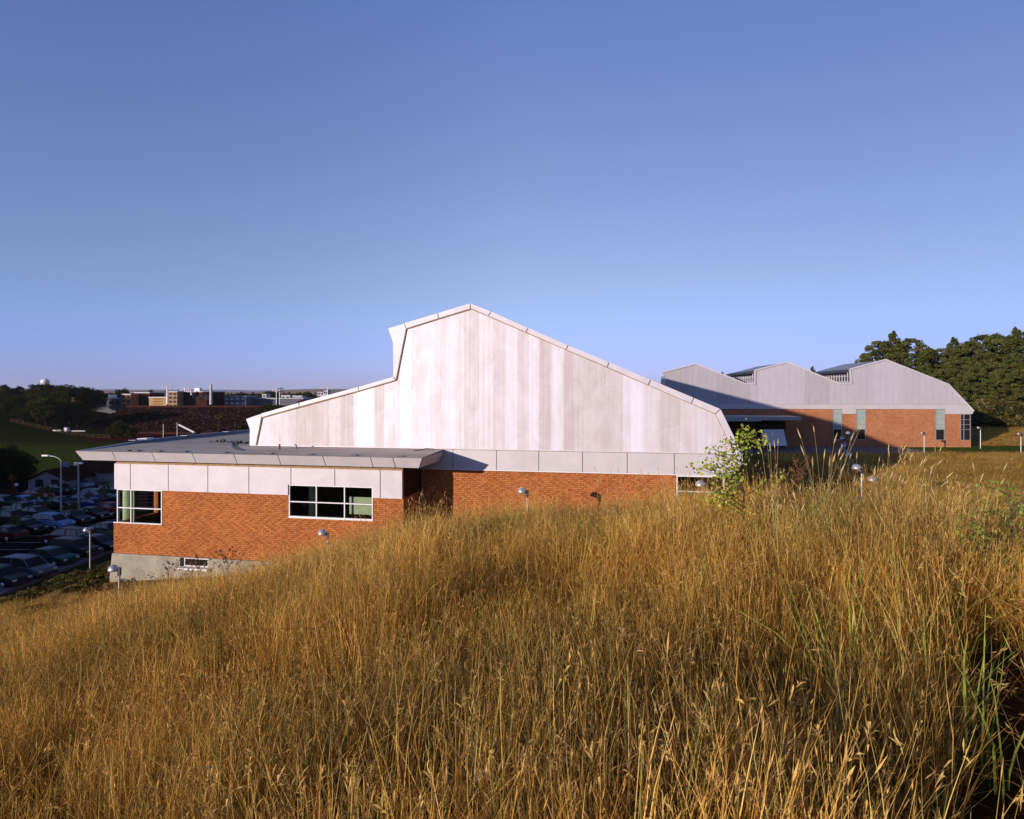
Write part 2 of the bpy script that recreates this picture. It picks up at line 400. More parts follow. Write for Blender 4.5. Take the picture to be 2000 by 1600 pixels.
# verge trim: outer and inner line of the raised border
outer = [P(489, 870, YM), P(489, 838, YM), P(483, 818, YM), P(770, 737, YM), P(768, 668, YM), P(760, 642, YM), P(919, 594, YM), P(1407, 799, YM), P(1450, 887, YM)]
tr = MB(); jt = MB(); y0, y1 = YM-.10, YM-.002
def q(pts): return [P(a, b, YM) for a, b in pts]
pieces = [q([(489,870),(489,838),(482,818),(511,808),(512,815),(501,870)]),
          q([(511,808),(585,787),(586,794),(512,815)]), q([(585,787),(701,756),(702,763),(586,794)]), q([(701,756),(770,736),(774,742),(702,763)]),
          q([(770,736),(768,668),(759,641),(790,632),(794,642),(774,742)]),
          q([(790,632),(856,612),(857,622),(794,642)]), q([(856,612),(919,593),(920,603),(857,622)]),
          q([(919,593),(960,609),(955,617),(920,603)]), q([(960,609),(1032,641),(1028,649),(955,617)]), q([(1032,641),(1110,675),(1106,683),(1028,649)]),
          q([(1110,675),(1190,708),(1186,717),(1106,683)]), q([(1190,708),(1271,742),(1266,752),(1186,717)]), q([(1271,742),(1355,777),(1350,788),(1266,752)]),
          q([(1355,777),(1407,799),(1397,808),(1350,788)]), q([(1407,799),(1451,889),(1437,889),(1397,808)])]
def shrink(poly, d=.012):
    cx = sum(p[0] for p in poly)/len(poly); cz = sum(p[1] for p in poly)/len(poly); out = []
    for x, z in poly:
        L = math.hypot(x-cx, z-cz); out.append((cx+(x-cx)*(1-d/L), cz+(z-cz)*(1-d/L)))
    return out
for i, pc in enumerate(pieces): tr.prism(shrink(pc, .03), y0-.002*(i % 2), y1)
tr.build('verge_trim', M['trim'], hall)
inner = q([(501,870),(512,815.5),(702,763.5),(774,742.5),(794,642.5),(857,622.5),(920,603.5)])
inner2 = q([(920,603.5),(1106,683.5),(1266,752.5),(1397,808.5),(1437,889)])
for a, b in zip(inner[:-1], inner[1:]): jt.bar(a, b, y0+.02, y1, .075)
for a, b in zip(inner2[:-1], inner2[1:]): jt.bar(a, b, y0+.04, y1, .045)
jt.build('flashing', M['joint'], hall)
# white lip at the foot of the cladding and the panel band below
m = MB(); m.box(xl, xr_-.1, YM-.05, YM-.003, ZB-.0, ZB+.06); m.build('drip_edge', M['trim'], hall)
xe = P(1452, 905, YM); xf = P(1426, 932, YM)
seams = [-.2] + [P(a, 900, YM)[0] for a in (885, 970, 1052.5, 1138, 1225, 1317, 1414)]
m = MB()
for a, b in zip(seams[:-1], seams[1:]): m.box(a+.02, b-.02, YM-.04, YM+.12, ZB2, ZB-.03)
m.prism([(seams[-1]+.02, ZB2), (xf[0], ZB2), (xe[0], xe[1]), (xr_, ZB-.03), (seams[-1]+.02, ZB-.03)], YM-.04, YM+.12)
m.build('panel_band', M['panel'], hall)
m = MB(); m.box(-.2, seams[-1]+.2, YM+.02, YM+.3, ZB2+.01, ZB-.01); m.build('band_backing', M['joint'], hall)
m = MB(); m.box(-.2, xf[0]+.02, YM-.07, YM+.12, ZB2-.05, ZB2-.003); m.build('band_lip', M['white'], hall)
# brick under the band with the window at the right end
wx0 = P(1320, 945, YM)[0]; wx1 = P(1415, 945, YM)[0]; wzb = P(1370, 959, YM)[1]-1.1
m = MB()
m.box(0, wx0, YM+.06, YM+.4, -13, ZB2-.055); m.box(wx0, xf[0]-.1, YM+.06, YM+.4, -13, wzb)
m.box(0.0, xf[0]-.1, YM+1.5+2.5, YM+L1-.2, -13, ZB-.02)
m.build('brick_wall', M['brick'], hall)
def bars(parent, name, x0, x1, z0, z1, xs, zs, yp, t=.07, d=.10, mat=None, pane=None, pm=None):
    f = MB(); h = t/2
    f.box(x0, x1, yp, yp+d, z0, z0+t); f.box(x0, x1, yp, yp+d, z1-t, z1)
    f.box(x0, x0+t, yp+.002, yp+d-.002, z0+t, z1-t); f.box(x1-t, x1, yp+.002, yp+d-.002, z0+t, z1-t)
    for x in xs: f.box(x-h, x+h, yp+.004, yp+d-.004, z0+t, z1-t)
    for z in zs: f.box(x0+t, x1-t, yp+.008, yp+d-.008, z-h, z+h)
    w_ = f.build(name, mat or M['white'], parent)
    p = MB(); p.add([(x0+t*.5, yp+d*.6, z0+t*.5), (x1-t*.5, yp+d*.6, z0+t*.5), (x1-t*.5, yp+d*.6, z1-t*.5), (x0+t*.5, yp+d*.6, z1-t*.5)], [(0, 1, 2, 3)])
    p.build('pane', pm or M['glass'], w_)
    return w_
zmid = P(1370, 961, YM)[1]
bars(hall, 'window', wx0+.03, wx1, wzb, ZB2-.06, [], [zmid], YM+.0, .07, .12, None, None, M['glass'])
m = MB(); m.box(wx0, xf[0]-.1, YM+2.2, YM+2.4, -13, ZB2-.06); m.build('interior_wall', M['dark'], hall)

# ---- the flat roofed wing
xa = P(225, 930, 0)[0]; xw = P(222, 1040, 0)[0]
ZF, ZFB = -3.56, -4.13; ov = 1.2; xL = P(147, 880, -ov)[0]; xR = P(824, 894, -ov)[0]
fs = [P(a, 890, -ov)[0] for a in (219, 296, 375, 456, 542, 630, 723, 767)]
edges = [xL] + fs + [xR]
m = MB()
inb = .28
for i, (a, b) in enumerate(zip(edges[:-1], edges[1:])):
    g0 = a + (.0 if i == 0 else .025); g1 = b - (0 if i == len(edges)-2 else .025)
    a2 = g0 + (inb if i == 0 else .06); b2 = g1 - (inb if i == len(edges)-2 else -.06)
    m.add([(g0, -ov, ZF), (g1, -ov, ZF), (b2, -ov+inb, ZFB), (a2, -ov+inb, ZFB), (g0, -ov+.3, ZF), (g1, -ov+.3, ZF), (b2, -ov+inb+.12, ZFB), (a2, -ov+inb+.12, ZFB)],
          [(0, 3, 2, 1), (0, 1, 5, 4), (4, 5, 6, 7), (3, 7, 6, 2), (0, 4, 7, 3), (1, 2, 6, 5)])
# right end and left end of the flared fascia, running back
YB = 24.0
for xx, sgn, ye in ((xR, 1, YM-.12), (xL, -1, YB)):
    m.add([(xx, -ov, ZF), (xx-sgn*inb, -ov+inb, ZFB), (xx-sgn*inb, ye, ZFB), (xx, ye, ZF), (xx-sgn*.3, -ov+.3, ZF-.001), (xx-sgn*(inb+.12), -ov+inb+.12, ZFB), (xx-sgn*(inb+.12), ye, ZFB), (xx-sgn*.3, ye, ZF-.001)],
          [(0, 1, 2, 3), (0, 3, 7, 4), (4, 7, 6, 5), (1, 5, 6, 2), (3, 2, 6, 7)])
m.build('wing_fascia', M['panel'], hall)
m = MB()
for a, b in zip(edges[:-1], edges[1:]): pass
m.box(xL+.45, xR-.45, -ov+.42, YM-.1, ZFB+.01, ZFB+.09)
m.box(xL+.45, xl-.2, YM-.1, YB, ZFB+.01, ZFB+.09)
m.build('soffit', M['joint'], hall)
m = MB()   # membrane roof, falling slightly to the front
def rq(m, x0, x1, ya, yb, za, zb): m.add([(x0, ya, za), (x1, ya, za), (x1, yb, zb), (x0, yb, zb)], [(0, 1, 2, 3)])
rq(m, xL+.05, xR-.05, -ov+.06, YM-.02, ZF+.012, ZF+.13); rq(m, xL+.05, xl+.02, YM-.02, YB, ZF+.13, ZF+.13)
wr = m.build('wing_roof', M['membrane'], hall)
m = MB(); m.add([(xL, -ov+.1, ZF+.02), (xL+.45, -ov+.3, ZF+.02), (xL+.45, YB, ZF+.02), (xL, YB, ZF+.02), (xL, -ov+.1, ZF+.03), (xL+.45, -ov+.3, ZF+.03), (xL+.45, 5, ZF+.34), (xL, 5, ZF+.34), (xL+.45, YB, ZF+.34), (xL, YB, ZF+.34)], [(0, 1, 5, 4), (4, 5, 6, 7), (7, 6, 8, 9), (1, 2, 8, 6, 5), (3, 0, 4, 7, 9), (2, 3, 9, 8)]); m.box(xL, xl+2, YB, YB+.4, ZF-.5, ZF+.34)
for yy in (3, 8, 13, 18): m.box(xL-.05, xL+.5, yy, yy+.9, ZF+.345, ZF+.37)
m.build('parapet', M['bluepara'], hall)
# panels above the brick
ZP0, ZP1 = -4.40, -6.0
wxb = P(317, 990, 0)[0]; wxc = P(564, 980, 0)[0]; wxd = P(729, 980, 0)[0]
wz_t = P(650, 949, 0)[1]; wz_b = P(650, 1013, 0)[1]; lz_b = P(270, 1023, 0)[1]
ps = [xa] + [P(a, 930, 0)[0] for a in (257, 331, 408, 488, 570, 655.5, 744)] + [-.02]
m = MB()
for a, b in zip(ps[:-1], ps[1:]):
    a += .025; b -= .025
    lo, hi = max(a, wxc), min(b, wxd)
    if lo < hi:
        if a < wxc: m.box(a, wxc, -.10, .08, ZP1, ZP0)
        if b > wxd: m.box(wxd, b, -.10, .08, ZP1, ZP0)
        m.box(lo, hi, -.10, .08, wz_t, ZP0)
    else: m.box(a, b, -.10, .08, ZP1, ZP0)
m.build('wing_panels', M['panel_bright'], hall)
m = MB(); m.box(xa+.05, wxc-.02, .0, .16, ZP1+.03, ZFB+.02); m.box(wxd+.02, -.04, .0, .16, ZP1+.03, ZFB+.02); m.box(wxc-.02, wxd+.02, .0, .16, wz_t+.03, ZFB+.02)
m.build('panel_backing', M['joint'], hall)
ZC = P(222, 1080, 0)[1]
m = MB()
m.box(xw, wxb, 0, .3, ZC, lz_b); m.box(wxb, wxc, 0, .3, ZC, ZP1); m.box(wxc, wxd, 0, .3, ZC, wz_b); m.box(wxd, -.0, 0, .3, ZC, ZP1)
m.box(-.3, -.001, .3, YM+.06, -13, ZP1)       # the shaded return wall
m.box(xw, xw+.3, 3.4, YB, ZC, ZP1)            # far side wall
m.box(xw, xw+.3, .3, 3.4, ZC, lz_b)
m.build('wing_brick_wall', M['brick'], hall)
m = MB(); m.box(-.3, -.03, .17, YM-.02, ZP1, ZFB); m.build('shade_toned_return', M['brown'], hall)  # return made dark brown, its shade put into the colour
m = MB(); m.box(xw+.1, xw+.3, 3.4, YB, ZP1, ZFB); m.build('side_cladding', M['panel_bright'], hall)
# ribbon window and corner window
tx = (wxd-wxc)/3
bars(hall, 'window', wxc+.02, wxd-.02, wz_b, wz_t, [wxc+tx, wxc+2*tx], [(wz_b+wz_t)/2-.05], -.03, .055, .14)
cw = bars(hall, 'window', xa+.15, wxb-.01, lz_b, ZP1, [P(256, 990, 0)[0]], [P(270, 993, 0)[1]], -.03, .055, .14)
m = MB(); m.box(xw+.02, wxb-.005, -.06, .1, lz_b-.001, lz_b+.05); m.build('window_sill', M['steel'], hall)
m = MB(); m.box(wxc, wxd, -.06, .1, wz_b-.05, wz_b-.001); m.build('window_sill', M['steel'], hall)
m = MB(); m.add([(xw+.12, .1, lz_b), (xw+.12, 3.4, lz_b), (xw+.12, 3.4, ZP1), (xw+.12, .1, ZP1)], [(0, 1, 2, 3)]); m.build('side_pane', M['glass'], hall)
# rooms behind the glass
m = MB()
m.box(xw+.35, -.35, 6.2, 6.3, -9.5, ZFB+.0); m.box(xw+.35, -.35, .35, 6.2, -9.5, min(lz_b, wz_b)-.55); m.box(xw+.35, -.35, .35, 6.2, ZFB-.35, ZFB-.05)
m.box(wxb+2.5, wxb+2.7, .32, 6.2, -9.4, ZFB-.36)
m.box(xw+.31, xw+.345, 3.38, 6.2, -9.4, ZFB-.36)
m.build('interior_room', M['interior'], hall)
for px in (247, 610):
    c0 = P(px, 990, 1.4); m = MB(); m.tube((c0[0], 1.4, -9.0), (c0[0], 1.4, ZFB-.3), .22, n=16); m.build('interior_column', M['mintcol'], hall)
m = MB(); c0 = P(262, 990, .6); m.tube((c0[0], .6, -8.4), (c0[0], .6, ZFB-.3), .07, n=10); c1 = P(233, 990, .3); m.tube((c1[0], .3, -8.6), (c1[0], .3, ZFB-.3), .04, n=8)
m.build('slim_column', M['mintcol'], hall)
m = MB(); c0 = P(700, 1000, 2.2); c1 = P(745, 1000, 2.2); m.box(c0[0]-.5, c1[0]+.5, 2.0, 2.1, wz_b-.1, wz_b+.95); m.build('roller_blind', M['mintcol'], hall)
# concrete plinth, battered at the corner, with the low window
lx0, lx1 = P(352, 1098, -.05)[0], P(407, 1098, -.05)[0]; lzt = P(380, 1090, 0)[1]; lzb = P(380, 1107, 0)[1]
m = MB()
m.add([(xw-.05, -.08, ZC), (lx0, -.08, ZC), (lx0, -.08, -16), (xw-.75, -.08, -16), (xw-.05, .4, ZC), (lx0, .4, ZC), (lx0, .4, -16), (xw-.75, .4, -16)],
      [(0, 3, 2, 1), (4, 5, 6, 7), (0, 4, 7, 3), (0, 1, 5, 4), (1, 2, 6, 5)])
m.box(lx0, lx1, -.08, .4, -13, lzb); m.box(lx0, lx1, -.08, .4, lzt, ZC); m.box(lx1, -.0, -.08, .4, -13, ZC)
m.add([(xw-.05, .4, ZC), (xw-.75, .4, -16), (xw-.75, YB, -16), (xw-.05, YB, ZC)], [(0, 1, 2, 3)])
m.build('concrete_plinth', M['concrete'], hall)
bars(hall, 'window', lx0+.25, lx1-.02, lzb, lzt, [], [], -.02, .06, .1, None, None, M['dglass'])
m = MB(); m.box(lx0, lx1+.1, -.35, -.08, lzb-.12, lzb-.03); m.build('window_sill', M['white'], hall)
# small things on the flat roof
for px, py, kind in ((546, 876, 0), (569, 873, 1)):
    p0 = P(px, 880, YM-1.6); z0_ = ZF+.08; m = MB()
    if kind == 0: m.tube((p0[0], YM-1.6, z0_), (p0[0], YM-1.6, z0_+.34), .055, n=10)
    else: m.path([(p0[0], YM-1.0, z0_), (p0[0], YM-1.0, z0_+.22), (p0[0]-.05, YM-1.0, z0_+.27), (p0[0]-.12, YM-1.0, z0_+.25)], .035)
    m.build('vent_pipe', M['charcoal'], wr)
m = MB(); p0 = P(838, 880, YM-.8); m.path([(p0[0]-.9, YM-1.0, ZF+.1), (p0[0]-.2, YM-.7, ZF+.22), (p0[0]+.3, YM-.7, ZF+.2)], .03); m.build('roof_cable', M['charcoal'], wr)
m = MB(); rr = random.Random(4)
for k in range(26):
    a = rr.uniform(0, 1); x = xl-1.2-a*3.4+rr.uniform(-.3, .3); y = 4.4+rr.uniform(-.4, .6)+a*1.2; s_ = rr.uniform(.05, .15); m.lathe([(.001, 0), (s_, .0), (s_*.8, s_), (.001, s_*1.2)], (x, y, ZF+.135), 6)
m.path([(xl-3, 5.4, ZF+.16), (xl-1.5, 3.2, ZF+.16), (xl-.2, 1.4, ZF+.14), (xl+1.0, .2, ZF+.12)], .03)
m.build('roof_debris', M['charcoal'], wr)['kind'] = 'stuff'
for a in (239, 258, 300, 351, 430, 518, 597, 684, 775):
    x = P(a, 889, -.9)[0]; m = MB(); m.box(x, x+.35, -.85, -.55, ZF+.03, ZF+.075); m.build('roof_drain', M['charcoal'], wr)

# ------------------------------------------------------------------ far sawtooth hall
YBK = 81.0; TB = 3.0
sB, cB = math.sin(R(TB)), math.cos(R(TB))
BO = Vector((34, YBK, 0)); far = empty('sawtooth_hall', BO, -R(TB), 'distant grey metal clad hall with three sawtooth gables over orange brick, half in shadow', 'building')
def B(px, py, yl=0):
    k = (px-CX)/F; x = (k*(BO.y+yl*cB)-(BO.x+yl*sB))/(cB+k*sB); Y = BO.y+yl*cB-x*sB
    return (x, (HY-py)/F*Y)
zc = B(1650, 789.5)[1]; zb = B(1650, 799)[1]; zg = -7.4; zstep = B(1700, 808.5)[1]
pl = [(B(1296, 745)[0], zc), B(1300, 742), B(1300, 735), B(1294, 727), B(1359, 710.5), B(1456, 750), B(1474, 750), B(1474, 723.5), B(1537, 707.5), B(1638, 749), B(1662, 748.5), B(1660, 721), B(1729, 702.5), B(1851.5, 751), (B(1889, 789)[0], zc)]
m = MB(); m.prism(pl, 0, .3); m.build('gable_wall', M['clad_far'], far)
DB = 11.
def roofpart(pts, name='roof', mat=None):
    m = MB(); pl_ = pts; m.prism(pl_, .3, DB); return m.build(name, mat or M['metalroof'], far)
m = MB()   # solid mass under the roofs
m.prism([(B(1296, 745)[0]+.2, zc), B(1302, 735), B(1359, 711.5), B(1456, 751), (B(1456, 750)[0], zc)], .3, 4)
m.build('roof', M['metalroof'], far)
m = MB(); m.prism([(B(1456, 750)[0], zc), B(1456, 751), B(1474.5, 751), B(1475.5, 724.5), B(1537, 708.5), B(1638, 750), (B(1638, 750)[0], zc)], .3, DB); m.build('roof', M['metalroof'], far)
m = MB(); m.prism([(B(1638, 750)[0], zc), B(1638, 750), B(1662, 750), B(1661.5, 722), B(1729, 703.5), B(1851, 752), (B(1887, 789)[0], zc)], .3, DB); m.build('roof', M['metalroof'], far)
# light verge lines
m = MB()
tops = [B(1294, 727), B(1359, 710.5), B(1456, 750), B(1474, 750), B(1474, 723.5), B(1537, 707.5), B(1638, 749), B(1662, 748.5), B(1660, 721), B(1729, 702.5), B(1851.5, 751), B(1901, 803)]
for i, (a, b) in enumerate(zip(tops[:-1], tops[1:])): m.bar(a, b, -.14-.004*(i % 3), -.004, .16)
m.build('verge_trim', M['trim'], far)
# clerestories receding behind the steps: eave, glass, mullions
for (ex, ey, gx0, gy0, zt) in ((1474, 723.5, 1474, 749, 0), (1660, 721, 1661, 748, 0)):
    e = B(ex, ey); gl = B(gx0, gy0)
    m = MB(); m.prism([(e[0]-.9, e[1]-.32), (e[0]+.05, e[1]-.02), (e[0]+.05, e[1]-.35), (e[0]-.85, e[1]-.50)], .32, DB); m.build('eave', M['charcoal'], far)
    x = e[0]-.03; m = MB()
    m.box(x-.08, x, .32, DB, gl[1]+.1, gl[1]+.22); m.box(x-.08, x, .32, DB, (e[1]+gl[1])/2-.04, (e[1]+gl[1])/2+.04)
    for k in range(14): yy = .4+k*.76; m.box(x-.1, x-.002, yy, yy+.1, gl[1]+.22, e[1]-.4)
    wn_ = m.build('clerestory_window', M['trim'], far)
    p_ = MB(); p_.box(x-.03, x-.012, .34, DB-.1, gl[1]+.1, e[1]-.38); p_.build('pane', M['dglass'], wn_)
# band and stepped panels
x0B = B(1296, 795)[0]; x1B = B(1898, 809)[0]
m = MB(); m.box(x0B, B(1876, 790)[0], -.10, .25, zb, zc-.02)
m.prism([(B(1876, 790)[0]+.003, zc-.02), (B(1889, 789.5)[0], zc-.02), B(1901, 803), (B(1898, 809)[0], zstep), (B(1876, 790)[0]+.003, zstep)], -.10, .25)
m.box(B(1645, 800)[0], B(1672, 800)[0], -.09, .2, zstep, zb-.002); m.box(B(1846, 800)[0], B(1876, 800)[0], -.09, .2, zstep, zb-.002)
m.build('panel_band', M['panel'], far)
wins = [(1626.5, 1644.5), (1673, 1691), (1827, 1845.5)]
m = MB(); cur = x0B; wzb_ = B(1700, 859.5)[1]
for a, b in wins:
    xa_, xb_ = B(a, 820)[0], B(b, 820)[0]; m.box(cur, xa_, 0, .3, zg, zb-.004); m.box(xa_, xb_, 0, .3, zg, wzb_); cur = xb_
m.box(cur, B(1876, 820)[0], 0, .3, zg, zb-.004); m.box(B(1876, 820)[0], B(1896.5, 820)[0], 0, .3, zg, wzb_)
m.box(B(1893, 820)[0], B(1896.5, 820)[0], 4.0, DB, zg, zc)
m.box(B(1896.5, 820)[0]-.3, B(1896.5, 820)[0], .3, 4.0, zg, wzb_)
m.box(x0B, x0B+.3, .3, 4, zg, zb)
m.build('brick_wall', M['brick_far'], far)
for a, b in wins:
    xa_, xb_ = B(a, 820)[0], B(b, 820)[0]; zs_ = [B(1700, y)[1] for y in (808, 818, 829)]; zd = B(1700, 838.5)[1]
    ww = bars(far, 'window', xa_+.01, xb_-.01, wzb_, zb-.01, [], zs_+[zd], -.02, .07, .12, M['steel'], None, M['dglass'])
    p_ = MB(); p_.box(xa_+.06, xb_-.06, .01, .03, zd, zb-.08); p_.build('frosted_pane', M['mint'], ww)
xa_, xb_ = B(1876, 820)[0], B(1896, 820)[0]
bars(far, 'window', xa_+.01, xb_-.01, wzb_, zstep-.01, [xa_+.42], [B(1890, y)[1] for y in (820, 829.5, 839)], -.02, .05, .12, M['steel'], None, M['dglass'])
p_ = MB(); p_.box(xb_-.15, xb_-.1, .3, 4.0, wzb_, zstep); p_.build('side_pane', M['dglass'], far)
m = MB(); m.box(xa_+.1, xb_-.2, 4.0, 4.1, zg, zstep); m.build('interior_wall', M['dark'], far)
# entrance link between the halls: glazed front under flat canopies
m = MB(); c0, c1, c2, c3 = B(1405, 810, -5), B(1478, 822, -5), B(1471, 811, -3.5), B(1555, 820, -3.5)
m.box(c0[0]-2, c1[0], -6.5, -.12, c1[1], c1[1]+.55); m.build('entrance_canopy', M['metalroof'], far)
m = MB(); m.box(c2[0], c3[0], -5.0, -.12, c3[1], c3[1]+.42); m.build('entrance_canopy', M['metalroof'], far)
ex0, ex1 = B(1405, 830)[0]-1, B(1533, 830)[0]
bars(far, 'entrance_glazing', ex0, ex1, -7.0, B(1450, 823)[1], [ex0+k*(ex1-ex0)/7 for k in range(1, 7)], [B(1450, 832)[1], B(1450, 848)[1]], -.16, .06, .12, M['charcoal'], None, M['dglass'])
bd = at(1513, 871, 77); sb_ = empty('display_board', (bd.x, bd.y, bd.z), 0, 'pale grey leaning panel on the dark terrace under the far canopy', 'panel')
m = MB(); m.add([(-1.45, 0, 0), (1.5, 0, 0), (1.3, .5, 1.95), (-1.4, .5, 1.95), (-1.45, .12, 0), (1.5, .12, 0), (1.3, .62, 1.95), (-1.4, .62, 1.95)], [(0, 1, 2, 3), (5, 4, 7, 6), (0, 4, 5, 1), (3, 2, 6, 7), (0, 3, 7, 4), (1, 5, 6, 2)]); m.build('board', M['steel'], sb_)
for x in (-1.1, 1.1): m = MB(); m.tube((x, .6, 1.5), (x, 1.1, 0), .03); m.build('prop', M['charcoal'], sb_)
tw = MB(); tw.box(-18, 14.5, -9.5, -.2, -8.2, -6.74)
o = tw.build('terrace', M['pathm'], None); o.location = BO; o.rotation_euler = (0, 0, -R(TB)); o['kind'] = 'structure'
# low garden wall in front of the terrace
pw = MB(); a = at(1700, 888, 70); b = at(1990, 884, 70)
pw.box(0, b.x-a.x, 0, .3, 0, .22); o = pw.build('kerb_wall', M['charcoal']); o.location = (a.x, 70, H(a.x, 70)-.05); tag(o, 'long low dark kerb along the green strip before the far hall', 'wall')

# ------------------------------------------------------------------ lamps
def dome_lamp(name, px, py, Y, label, hgt=3.6, side=-1, group='dome topped path lamps', scale=1.0, base=None):
    p = at(px, py, Y); zb_ = H(p.x, Y) if base is None else base
    hgt = max(p.z-zb_, 1.0)
    r_ = empty(name, (p.x, Y, zb_), 0, label, 'lamp', group)
    m = MB(); m.tube((0, 0, -.1), (0, 0, hgt-.15), .055, n=10); m.tube((0, 0, hgt-.16), (side*.28, 0, hgt-.05), .035, n=8); m.build('pole', M['steel'], r_)
    prof = [(.001, .24*scale), (.10*scale, .225*scale), (.19*scale, .15*scale), (.235*scale, .03*scale), (.235*scale, -.03*scale), (.21*scale, -.05*scale), (.001, -.05*scale)]
    m = MB(); m.lathe(prof, (side*.28, 0, hgt), 20); m.build('lamp_head', M['steel'], r_)
    m = MB(); m.box(-.06, .06, -.07, .07, hgt-.28, hgt+.1); m.build('bracket', M['charcoal'], r_)
    return r_
dome_lamp('path_lamp', 233, 1113, 30, 'big dome lamp before the battered concrete corner of the brick wing')
dome_lamp('path_lamp', 640, 1043, 33, 'dome lamp in front of the brick wall below the ribbon window')
dome_lamp('path_lamp', 1030, 961, 33, 'dome lamp in front of the hall brick wall right of the wing shadow')
dome_lamp('path_lamp', 1379, 948, 31, 'dome lamp half veiled by grass before the low window at the hall end')
dome_lamp('path_lamp', 176, 1036, 50, 'dome lamp on slim pole beside the car park pavement', base=LOT+.5)
dome_lamp('path_lamp', 1683, 915, 34, 'bright dome lamp rising from the weeds right of the tall green grass tuft', side=-1)
dome_lamp('path_lamp', 1713, 938, 36, 'dim dome lamp behind weeds just below the bright one', side=-1)
for px, py, lb in ((1661, 847, 'tallest slim lamp in the shadow before the far brick wall'), (1650, 857, 'slim lamp left of the tallest one in the shadow before the far hall'), (1653, 872, 'short slim lamp at the foot of the shaded far wall'), (1665, 890, 'lowest slim lamp in the shadow before the far hall')):
    dome_lamp('path_lamp', px, py, 66 if py < 870 else 58, lb, group='slim lamps in the shadow before the far hall', side=-1)
for px, py, lb, Y in ((1805, 846, 'slim sunlit post before the far brick wall', 73), (1994, 848, 'slim lamp at the right edge on the dry slope', 70), (1915, 836, 'stout white post beside the far hall corner on dry grass', 78)):
    dome_lamp('path_lamp', px, py, Y, lb, group='posts on the grass by the far hall', side=-1, scale=.7)

def street_lamp(px, ytop, ybot, label, arm=True):
    p = on_level(px, ybot, LOT+.1); hgt = (ybot-ytop)/F*p.y; r_ = empty('street_lamp', p, 0, label, 'street lamp')
    m = MB(); m.tube((0, 0, 0), (0, 0, hgt-.6 if arm else hgt), .12, .07, n=10)
    if arm: m.path([(0, 0, hgt-.6), (-.35, 0, hgt-.3), (-.9, 0, hgt-.1), (-1.6, 0, hgt)], .05)
    m.build('pole', M['steel'], r_)
    m = MB(); 
    if arm: m.box(-2.3, -1.55, -.15, .15, hgt-.08, hgt+.1)
    else: m.box(-.45, -.1, -.2, .2, hgt-.35, hgt+.05); m.box(.1, .5, -.2, .2, hgt-.15, hgt+.02)
    m.build('lamp_head', M['white'], r_)
    m = MB(); m.lathe([(.001, .0), (.28, .0), (.28, .5), (.001, .5)], (0, 0, 0), 12); m.build('footing', M['concrete'], r_)
street_lamp(119, 890, 1010, 'tall grey street lamp with curved arm in the car park')
street_lamp(153, 904, 1001, 'straight grey floodlight pole right of the curved street lamp', False)
street_lamp(187, 918, 945, 'short grey lamp post near the shaded house row', False)
r_ = on_level(32, 972, LOT+.1); bl = empty('globe_lamp', r_, 0, 'small white globe lamp by the wooden fence', 'lamp')
m = MB(); m.tube((0, 0, 0), (0, 0, 1.7), .05); m.build('pole', M['charcoal'], bl); m = MB(); m.lathe([(.001, -.25), (.18, -.18), (.25, 0), (.18, .18), (.001, .25)], (0, 0, 1.9), 14); m.build('globe', M['white'], bl)

